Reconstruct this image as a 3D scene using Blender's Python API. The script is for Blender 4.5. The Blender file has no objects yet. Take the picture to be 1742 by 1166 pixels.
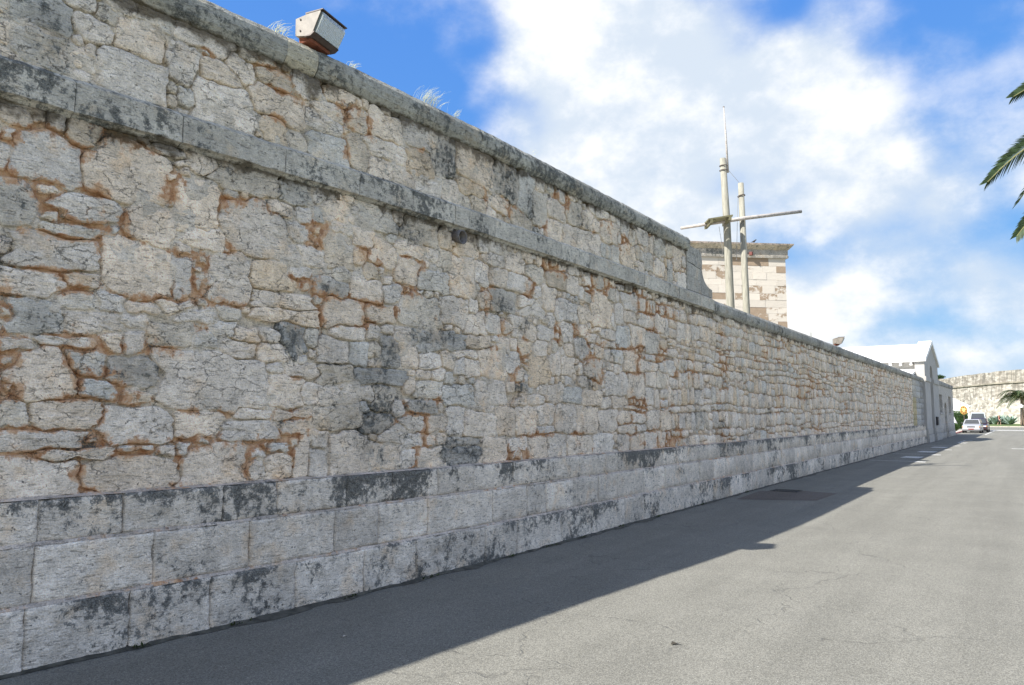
import bpy, bmesh, math, random
import numpy as np
from mathutils import Vector, Matrix
from mathutils.geometry import tessellate_polygon

SC = bpy.context.scene
COL = SC.collection
R = math.radians

# ------------------------------------------------------------------ camera
cam_d = bpy.data.cameras.new('camera')
cam_d.sensor_width = 36.0
cam_d.lens = 26.866
cam_d.clip_start = 0.05
cam_d.clip_end = 3000
cam = bpy.data.objects.new('camera', cam_d)
COL.objects.link(cam)
cam.location = (5.145, 0.0, 1.7)
cam.rotation_euler = (R(90 + 5.4923), 0, R(33.7913))
SC.camera = cam

# ------------------------------------------------------------------ sun and sky
SUN_H = Vector((0.455, 1.0))                # ground shift of a shadow for each metre of height
ELEV = math.atan(1 / SUN_H.length)
sun_d = bpy.data.lights.new('sun', 'SUN')
sun_d.energy = 5.0
sun_d.angle = R(0.53)
sun_d.color = (1.0, 0.955, 0.88)
sun = bpy.data.objects.new('sun', sun_d)
COL.objects.link(sun)
sun.rotation_euler = Vector((SUN_H.x, SUN_H.y, -1)).to_track_quat('-Z', 'Y').to_euler()
SUN_AZ = math.atan2(-SUN_H.x, -SUN_H.y)    # clockwise from +Y

W = bpy.data.worlds.new('World')
SC.world = W
W.use_nodes = True
nt = W.node_tree
nt.nodes.clear()


def N(t, kind, **kw):
    n = t.nodes.new(kind)
    for k, v in kw.items():
        if hasattr(n, k) and not k.startswith('i_'):
            setattr(n, k, v)
    return n


def inp(t, n, idx, val):
    if isinstance(val, bpy.types.NodeSocket):
        t.links.new(val, n.inputs[idx])
    else:
        n.inputs[idx].default_value = val


def mth(t, op, a, b=0.0, c=0.0, clamp=False):
    n = t.nodes.new('ShaderNodeMath')
    n.operation = op
    n.use_clamp = clamp
    inp(t, n, 0, a)
    inp(t, n, 1, b)
    if op in ('MULTIPLY_ADD', 'SMOOTH_MIN'):
        inp(t, n, 2, c)
    return n.outputs[0]


def sstep(t, v, lo, hi, a=0.0, b=1.0):
    n = t.nodes.new('ShaderNodeMapRange')
    n.interpolation_type = 'SMOOTHSTEP'
    inp(t, n, 0, v)
    n.inputs[1].default_value = lo
    n.inputs[2].default_value = hi
    n.inputs[3].default_value = a
    n.inputs[4].default_value = b
    return n.outputs[0]


def noise(t, vec, scale, detail=4.0, rough=0.55, dist=0.0):
    n = t.nodes.new('ShaderNodeTexNoise')
    if vec is not None:
        t.links.new(vec, n.inputs['Vector'])
    n.inputs['Scale'].default_value = scale
    n.inputs['Detail'].default_value = detail
    n.inputs['Roughness'].default_value = rough
    n.inputs['Distortion'].default_value = dist
    return n


def mixc(t, fac, a, b, mode='MIX'):
    n = t.nodes.new('ShaderNodeMix')
    n.data_type = 'RGBA'
    n.blend_type = mode
    inp(t, n, 0, fac)
    for i, v in ((6, a), (7, b)):
        if isinstance(v, bpy.types.NodeSocket):
            t.links.new(v, n.inputs[i])
        else:
            n.inputs[i].default_value = (v[0], v[1], v[2], 1)
    return n.outputs[2]


def vmul(t, vec, s):
    n = t.nodes.new('ShaderNodeVectorMath')
    n.operation = 'MULTIPLY'
    t.links.new(vec, n.inputs[0])
    n.inputs[1].default_value = s
    return n.outputs[0]


sky = N(nt, 'ShaderNodeTexSky', sky_type='NISHITA')
sky.sun_disc = False
sky.sun_elevation = ELEV
sky.sun_rotation = SUN_AZ
sky.air_density = 1.0
sky.dust_density = 0.0
sky.ozone_density = 5.0
tc = N(nt, 'ShaderNodeTexCoord')
dirv = tc.outputs['Generated']
# fair-weather cumulus, in the direction they stand in; negative weights hold gaps clear
CLOUDS = [(-0.4049,0.7811,0.4754,0.12,1),(-0.4722,0.7829,0.4050,0.09,1),(-0.3581,0.8440,0.3993,0.12,1),(-0.4064,0.8598,0.3091,0.12,1),(-0.2549,0.8825,0.3953,0.1,1),(-0.1735,0.9043,0.3901,0.075,1),(-0.2204,0.9234,0.3142,0.12,0.85),(-0.1291,0.9503,0.2832,0.09,0.75),(-0.3211,0.9159,0.2407,0.1,0.7),(-0.0813,0.9766,0.1990,0.07,0.9),(-0.1701,0.9735,0.1526,0.08,0.9),(-0.0165,0.9895,0.1437,0.05,0.9),(-0.1006,0.9922,0.0731,0.06,0.35),(-0.6223,0.6375,0.4542,0.2,-1.7),(-0.2181,0.8568,0.4673,0.06,-1.1),(-0.0449,0.9199,0.3895,0.13,-1.3),(-0.0121,0.9749,0.2224,0.05,-0.4),(-0.2243,0.9526,0.2055,0.05,-0.4)]
acc = None
for (x, y, z, r, w) in CLOUDS:
    dn = N(nt, 'ShaderNodeVectorMath', operation='DISTANCE')
    nt.links.new(dirv, dn.inputs[0])
    dn.inputs[1].default_value = (x, y, z)
    m = sstep(nt, dn.outputs['Value'], r * 0.2, r * 1.4, w, 0.0)
    acc = m if acc is None else mth(nt, 'ADD', acc, m)
vs = vmul(nt, dirv, (1.0, 1.0, 1.4))
fb = noise(nt, vs, 3.1, 3, 0.6)
base = sstep(nt, fb.outputs['Fac'], 0.33, 0.60, -0.12, 1.02)  # general cover, raised with unseen clouds added to brighten the shaded wall
fine = noise(nt, vs, 8.5, 6, 0.62)
dens = mth(nt, 'ADD', base, mth(nt, 'MULTIPLY', acc, 0.60))
dens = mth(nt, 'ADD', dens, mth(nt, 'MULTIPLY', mth(nt, 'SUBTRACT', fine.outputs['Fac'], 0.5), 1.35))
cov = sstep(nt, dens, -0.2, 1.3, 0.0, 0.97)
shade = sstep(nt, mth(nt, 'ADD', fb.outputs['Fac'], fine.outputs['Fac']), 0.88, 1.2, 0.0, 1.0)
cloudc = mixc(nt, shade, (4.0, 4.5, 5.1), (6.1, 6.1, 6.05))
sr = N(nt, 'ShaderNodeSeparateColor')          # film response of the sky colour, channel by channel
nt.links.new(sky.outputs[0], sr.inputs[0])
cr_ = N(nt, 'ShaderNodeCombineColor')
for i, (k, g_) in enumerate(((0.655, 0.62), (1.40, 0.44), (3.97, 0.12))):
    nt.links.new(mth(nt, 'MULTIPLY', mth(nt, 'POWER', sr.outputs[i], g_), k), cr_.inputs[i])
skyc = cr_.outputs[0]
skymix = mixc(nt, cov, skyc, cloudc)
bg = N(nt, 'ShaderNodeBackground')
bg.inputs[1].default_value = 0.096
nt.links.new(skymix, bg.inputs[0])
wo = N(nt, 'ShaderNodeOutputWorld')
nt.links.new(bg.outputs[0], wo.inputs[0])

SC.view_settings.view_transform = 'Standard'
SC.view_settings.look = 'None'
SC.view_settings.gamma = 1.0
SC.view_settings.exposure = 0.95
SC.view_settings.use_curve_mapping = False
SC.cycles.use_denoising = True
SC.cycles.max_bounces = 5
SC.cycles.diffuse_bounces = 3
SC.cycles.glossy_bounces = 2
SC.cycles.transparent_max_bounces = 8

# ------------------------------------------------------------------ helpers
rng = np.random.default_rng(7)
random.seed(11)


def hsh(ix, iy, seed):
    h = (ix.astype(np.int64) * 374761393 + iy.astype(np.int64) * 668265263 + seed * 982451653) & 0x7fffffff
    h = ((h ^ (h >> 13)) * 1274126177) & 0x7fffffff
    h = h ^ (h >> 16)
    return (h & 0xffff) / 65535.0


def vn(x, y, seed=0):
    x = np.asarray(x, float)
    y = np.asarray(y, float)
    ix = np.floor(x)
    iy = np.floor(y)
    fx = x - ix
    fy = y - iy
    fx = fx * fx * (3 - 2 * fx)
    fy = fy * fy * (3 - 2 * fy)
    a = hsh(ix, iy, seed)
    b = hsh(ix + 1, iy, seed)
    c = hsh(ix, iy + 1, seed)
    d = hsh(ix + 1, iy + 1, seed)
    return (a * (1 - fx) + b * fx) * (1 - fy) + (c * (1 - fx) + d * fx) * fy


def fbm(x, y, seed=0, oct=4):
    s = 0
    a = 0.5
    f = 1.0
    t = 0
    for k in range(oct):
        s = s + a * vn(np.asarray(x) * f, np.asarray(y) * f, seed + 17 * k)
        t += a
        a *= 0.55
        f *= 2.03
    return s / t


ROOTLOC = {}


def tag(o, label=None, cat=None, group=None, kind=None):
    if label:
        o['label'] = label
    if cat:
        o['category'] = cat
    if group:
        o['group'] = group
    if kind:
        o['kind'] = kind
    return o


def root(name, label, cat, loc=(0, 0, 0), rz=0.0, group=None):
    o = bpy.data.objects.new(name, None)
    o.empty_display_size = 0.2
    COL.objects.link(o)
    o.location = loc
    o.rotation_euler = (0, 0, rz)
    tag(o, label, cat, group)
    ROOTLOC[o.name] = np.array(loc, float)
    return o


def top_of(o):
    while o.parent is not None:
        o = o.parent
    return o


def mk(name, V, F, mat, parent=None, smooth=False, tint=None, mask=None, local=False):
    V = np.asarray(V, float)
    if parent is not None and not local:
        V = V - ROOTLOC.get(top_of(parent).name, np.zeros(3))
    me = bpy.data.meshes.new(name)
    me.from_pydata(V.tolist(), [], F if isinstance(F, list) else F.tolist())
    if smooth:
        me.polygons.foreach_set('use_smooth', [True] * len(me.polygons))
    for nm, arr in (('tint', tint), ('mask', mask)):
        if arr is not None:
            a = me.attributes.new(nm, 'FLOAT_COLOR', 'POINT')
            arr = np.asarray(arr, np.float32)
            if arr.ndim == 1:
                arr = np.tile(arr, (len(V), 1))
            buf = np.ones((len(V), 4), np.float32)
            buf[:, :3] = arr
            a.data.foreach_set('color', buf.ravel())
    me.update()
    if mat is not None:
        me.materials.append(mat)
    o = bpy.data.objects.new(name, me)
    COL.objects.link(o)
    if parent is not None:
        o.parent = parent
    return o


class G:
    """Collects simple shapes for one mesh."""

    def __init__(s):
        s.v = []
        s.f = []

    def add(s, V, F):
        n = len(s.v)
        s.v += [tuple(p) for p in V]
        s.f += [tuple(i + n for i in q) for q in F]
        return s

    def box(s, x0, x1, y0, y1, z0, z1):
        return s.add([(x0, y0, z0), (x1, y0, z0), (x1, y1, z0), (x0, y1, z0), (x0, y0, z1), (x1, y0, z1), (x1, y1, z1), (x0, y1, z1)],
                     [(0, 3, 2, 1), (4, 5, 6, 7), (0, 1, 5, 4), (1, 2, 6, 5), (2, 3, 7, 6), (3, 0, 4, 7)])

    def bbox(s, x0, x1, y0, y1, z0, z1, b=0.02):
        bm = bmesh.new()
        bmesh.ops.create_cube(bm, size=1)
        for v in bm.verts:
            v.co = Vector(((x0 + x1) / 2 + v.co.x * (x1 - x0), (y0 + y1) / 2 + v.co.y * (y1 - y0), (z0 + z1) / 2 + v.co.z * (z1 - z0)))
        bmesh.ops.bevel(bm, geom=bm.edges[:], offset=b, segments=2, affect='EDGES', profile=0.6)
        bm.verts.index_update()
        s.add([v.co[:] for v in bm.verts], [[v.index for v in f.verts] for f in bm.faces])
        bm.free()
        return s

    def tube(s, pts, rad, n=8, cap=True):
        pts = [Vector(p) for p in pts]
        if not hasattr(rad, '__len__'):
            rad = [rad] * len(pts)
        V = []
        F = []
        for i, p in enumerate(pts):
            d = (pts[min(i + 1, len(pts) - 1)] - pts[max(i - 1, 0)]).normalized()
            a = d.cross(Vector((0.31, 0.21, 1)) if abs(d.z) < 0.9 else Vector((1, 0.1, 0))).normalized()
            b = d.cross(a)
            for k in range(n):
                t = 2 * math.pi * k / n
                V.append(p + a * math.cos(t) * rad[i] + b * math.sin(t) * rad[i])
        for i in range(len(pts) - 1):
            for k in range(n):
                F.append((i * n + k, i * n + (k + 1) % n, (i + 1) * n + (k + 1) % n, (i + 1) * n + k))
        if cap:
            F.append(tuple(range(n))[::-1])
            F.append(tuple((len(pts) - 1) * n + k for k in range(n)))
        return s.add(V, F)

    def loft(s, rings, cap=True):
        n = len(rings[0])
        V = [p for r in rings for p in r]
        F = []
        for i in range(len(rings) - 1):
            for k in range(n):
                F.append((i * n + k, i * n + (k + 1) % n, (i + 1) * n + (k + 1) % n, (i + 1) * n + k))
        if cap:
            F.append(tuple(range(n))[::-1])
            F.append(tuple((len(rings) - 1) * n + k for k in range(n)))
        return s.add(V, F)

    def slab(s, outer, holes, d0, d1, tof):
        """prism of a polygon with holes; tof(u, v, d) gives the 3-D point"""
        loops = [[Vector((u, v, 0)) for u, v in outer]] + [[Vector((u, v, 0)) for u, v in h] for h in holes]
        tris = tessellate_polygon(loops)
        flat = [p for l in loops for p in l]
        n = len(flat)
        V = [tof(p.x, p.y, d0) for p in flat] + [tof(p.x, p.y, d1) for p in flat]
        F = [tuple(t) for t in tris] + [tuple(i + n for i in t[::-1]) for t in tris]
        k = 0
        for l in loops:
            m = len(l)
            for i in range(m):
                a = k + i
                b = k + (i + 1) % m
                F.append((a, b, b + n, a + n))
            k += m
        return s.add(V, F)

    def build(s, name, mat, parent=None, smooth=False, local=False, **kw):
        return mk(name, s.v, s.f, mat, parent, smooth, local=local, **kw)


# ------------------------------------------------------------------ materials
def newmat(name):
    m = bpy.data.materials.new(name)
    m.use_nodes = True
    t = m.node_tree
    b = t.nodes['Principled BSDF']
    return m, t, b


def pos(t):
    return t.nodes.new('ShaderNodeNewGeometry').outputs['Position']


def attr(t, name):
    n = t.nodes.new('ShaderNodeAttribute')
    n.attribute_name = name
    return n


def bump(t, b, h, strength=0.5, dist=0.02):
    n = t.nodes.new('ShaderNodeBump')
    n.inputs['Strength'].default_value = strength
    n.inputs['Distance'].default_value = dist
    t.links.new(h, n.inputs['Height'])
    t.links.new(n.outputs[0], b.inputs['Normal'])


def plain(name, col, rough=0.6, var=0.12, scale=8.0, metal=0.0, spec=None, bmp=0.0, stretch=(1, 1, 1)):
    m, t, b = newmat(name)
    p = vmul(t, pos(t), stretch)
    n = noise(t, p, scale, 3, 0.6)
    f = sstep(t, n.outputs['Fac'], 0.3, 0.7, 1 - var, 1 + var)
    hs = t.nodes.new('ShaderNodeVectorMath')
    hs.operation = 'SCALE'
    hs.inputs[0].default_value = col
    t.links.new(f, hs.inputs['Scale'])
    t.links.new(hs.outputs[0], b.inputs['Base Color'])
    b.inputs['Roughness'].default_value = rough
    b.inputs['Metallic'].default_value = metal
    if spec is not None:
        b.inputs['Specular IOR Level'].default_value = spec
    if bmp:
        bump(t, b, n.outputs['Fac'], bmp, 0.02)
    return m


def stone_material(name, lich_bias=0.0, bs=0.9, grain=1.0, crk=0.25):
    """weathered limestone: tint, lichen with painted edge shade (mask.r), ochre clay (mask.g) and soot drip (mask.b) come from the pieces"""
    m, t, b = newmat(name)
    p = pos(t)
    ti = attr(t, 'tint').outputs['Color']
    sep = t.nodes.new('ShaderNodeSeparateColor')
    t.links.new(attr(t, 'mask').outputs['Color'], sep.inputs[0])
    med_n = noise(t, p, 15.0 * (grain ** .5), 5, 0.68, 0.2)
    med = med_n.outputs['Fac']
    sc3 = t.nodes.new('ShaderNodeSeparateColor')
    t.links.new(med_n.outputs['Color'], sc3.inputs[0])
    big_n = noise(t, p, 3.2, 3, 0.6)
    big = big_n.outputs['Fac']
    sb3 = t.nodes.new('ShaderNodeSeparateColor')
    t.links.new(big_n.outputs['Color'], sb3.inputs[0])
    strat = noise(t, vmul(t, p, (14, 14, 70 * grain)), 1.0, 3, 0.65, 0.5).outputs['Fac']
    fin_n = noise(t, p, 80.0 * grain, 2, 0.6)
    fin = fin_n.outputs['Fac']
    f = mth(t, 'MULTIPLY', sstep(t, big, 0.3, 0.7, 0.88, 1.12), sstep(t, med, 0.32, 0.68, 0.85, 1.12))
    f = mth(t, 'MULTIPLY', f, sstep(t, fin, 0.3, 0.7, 0.84, 1.16))
    f = mth(t, 'MULTIPLY', f, sstep(t, strat, 0.34, 0.46, 0.55, 1.03))
    cv = t.nodes.new('ShaderNodeVectorMath')
    cv.operation = 'SCALE'
    t.links.new(ti, cv.inputs[0])
    t.links.new(f, cv.inputs['Scale'])
    col = cv.outputs[0]
    # warm iron blush here and there
    col = mixc(t, sstep(t, sb3.outputs[1], 0.52, 0.72, 0.0, 0.6), col, mixc(t, 1.0, col, (1.10, 0.95, 0.78), 'MULTIPLY'))
    # ochre clay
    oc = mixc(t, sstep(t, sc3.outputs[2], .3, .7), (0.44, 0.195, 0.08), (0.77, 0.53, 0.33))
    og = mth(t, 'ADD', sep.outputs[1], mth(t, 'MULTIPLY', mth(t, 'SUBTRACT', med, 0.5), 1.7))
    og = mth(t, 'ADD', og, mth(t, 'MULTIPLY', mth(t, 'SUBTRACT', sb3.outputs[1], 0.5), 1.0))
    col = mixc(t, sstep(t, og, 0.34, 0.66, 0.0, 0.92), col, oc)
    # grey and black lichen crust, in speckles, plus shade painted round stone edges
    lm = mth(t, 'ADD', mth(t, 'ADD', sep.outputs[0], lich_bias), mth(t, 'MULTIPLY', mth(t, 'SUBTRACT', sc3.outputs[1], 0.5), 2.0))
    lm = mth(t, 'ADD', lm, mth(t, 'MULTIPLY', mth(t, 'SUBTRACT', fin, 0.5), 0.9))
    lm = mth(t, 'ADD', lm, mth(t, 'MULTIPLY', mth(t, 'SUBTRACT', sb3.outputs[2], 0.5), 1.0))
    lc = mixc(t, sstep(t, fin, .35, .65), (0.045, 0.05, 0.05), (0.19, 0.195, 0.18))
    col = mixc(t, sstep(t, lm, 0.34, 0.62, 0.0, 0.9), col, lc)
    # brown-black drip under ledges
    dm = mth(t, 'ADD', sep.outputs[2], mth(t, 'MULTIPLY', mth(t, 'SUBTRACT', sb3.outputs[0], 0.5), 1.6))
    dm = mth(t, 'ADD', dm, mth(t, 'MULTIPLY', mth(t, 'SUBTRACT', med, 0.5), .8))
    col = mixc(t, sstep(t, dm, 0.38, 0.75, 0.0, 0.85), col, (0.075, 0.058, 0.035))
    # pores and small hollows
    po = t.nodes.new('ShaderNodeTexVoronoi')
    t.links.new(p, po.inputs['Vector'])
    po.inputs['Scale'].default_value = 21 * grain
    pd = mth(t, 'ADD', po.outputs['Distance'], mth(t, 'MULTIPLY', mth(t, 'SUBTRACT', fin, .5), .5))
    pm = mth(t, 'MULTIPLY', sstep(t, pd, 0.06, 0.22, 1.0, 0.0), sstep(t, sc3.outputs[0], 0.50, 0.62, 0, 1))
    col = mixc(t, mth(t, 'MULTIPLY', pm, 0.8), col, (0.09, 0.08, 0.065))
    # hairline weathering cracks, broken off by patches
    ck = t.nodes.new('ShaderNodeTexVoronoi')
    ck.feature = 'DISTANCE_TO_EDGE'
    cw = t.nodes.new('ShaderNodeVectorMath')
    cw.operation = 'MULTIPLY_ADD'
    t.links.new(med_n.outputs['Color'], cw.inputs[0])
    cw.inputs[1].default_value = (.13, .13, .09)
    t.links.new(p, cw.inputs[2])
    t.links.new(vmul(t, cw.outputs[0], (1, 1, 2.1)), ck.inputs['Vector'])
    ck.inputs['Scale'].default_value = 5.2 * grain
    cm = mth(t, 'MULTIPLY', sstep(t, ck.outputs['Distance'], .006, .030, 1, 0), sstep(t, sb3.outputs[2], .47, .56))
    cm = mth(t, 'MULTIPLY', cm, sstep(t, sc3.outputs[0], .40, .54))
    col = mixc(t, mth(t, 'MULTIPLY', cm, .62 * crk), col, (.10, .085, .065))
    t.links.new(col, b.inputs['Base Color'])
    b.inputs['Roughness'].default_value = 0.95
    b.inputs['Specular IOR Level'].default_value = 0.1
    h = mth(t, 'ADD', mth(t, 'MULTIPLY', med, 1.3), mth(t, 'MULTIPLY', fin, 0.45))
    h = mth(t, 'ADD', h, mth(t, 'MULTIPLY', strat, 0.7))
    h = mth(t, 'SUBTRACT', h, mth(t, 'MULTIPLY', pm, 0.8))
    h = mth(t, 'SUBTRACT', h, mth(t, 'MULTIPLY', cm, 1.2 * crk))
    bump(t, b, h, bs * .9, 0.024)
    return m


M_STONE = stone_material('rubble_limestone', 0.0, 0.85, crk=1.0)
M_BLOCK = stone_material('dressed_limestone', 0.02, 0.9)
M_COPE = stone_material('coping_limestone', 0.18, 0.8)
M_FAR = stone_material('far_limestone', 0.0, 0.6, 0.4)

# ------------------------------------------------------------------ the rampart wall
WY = [-6, 1, 2.5, 3.9, 5.3, 7.3, 9, 90]
WX = [-1.1, -.6, -.46, -.33, -.23, -.15, -.13, -.13]


def XW(y):
    return np.interp(y, WY, WX)


S0, S1 = -4.0, 50.0           # rubble facing along the road
PAR_END = 14.75               # where the upper parapet stops
FACE = 0.13                   # rubble face stands back from the plinth foot
ZP, ZJ1, ZJ2 = 1.13, 0.82, 0.42

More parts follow.
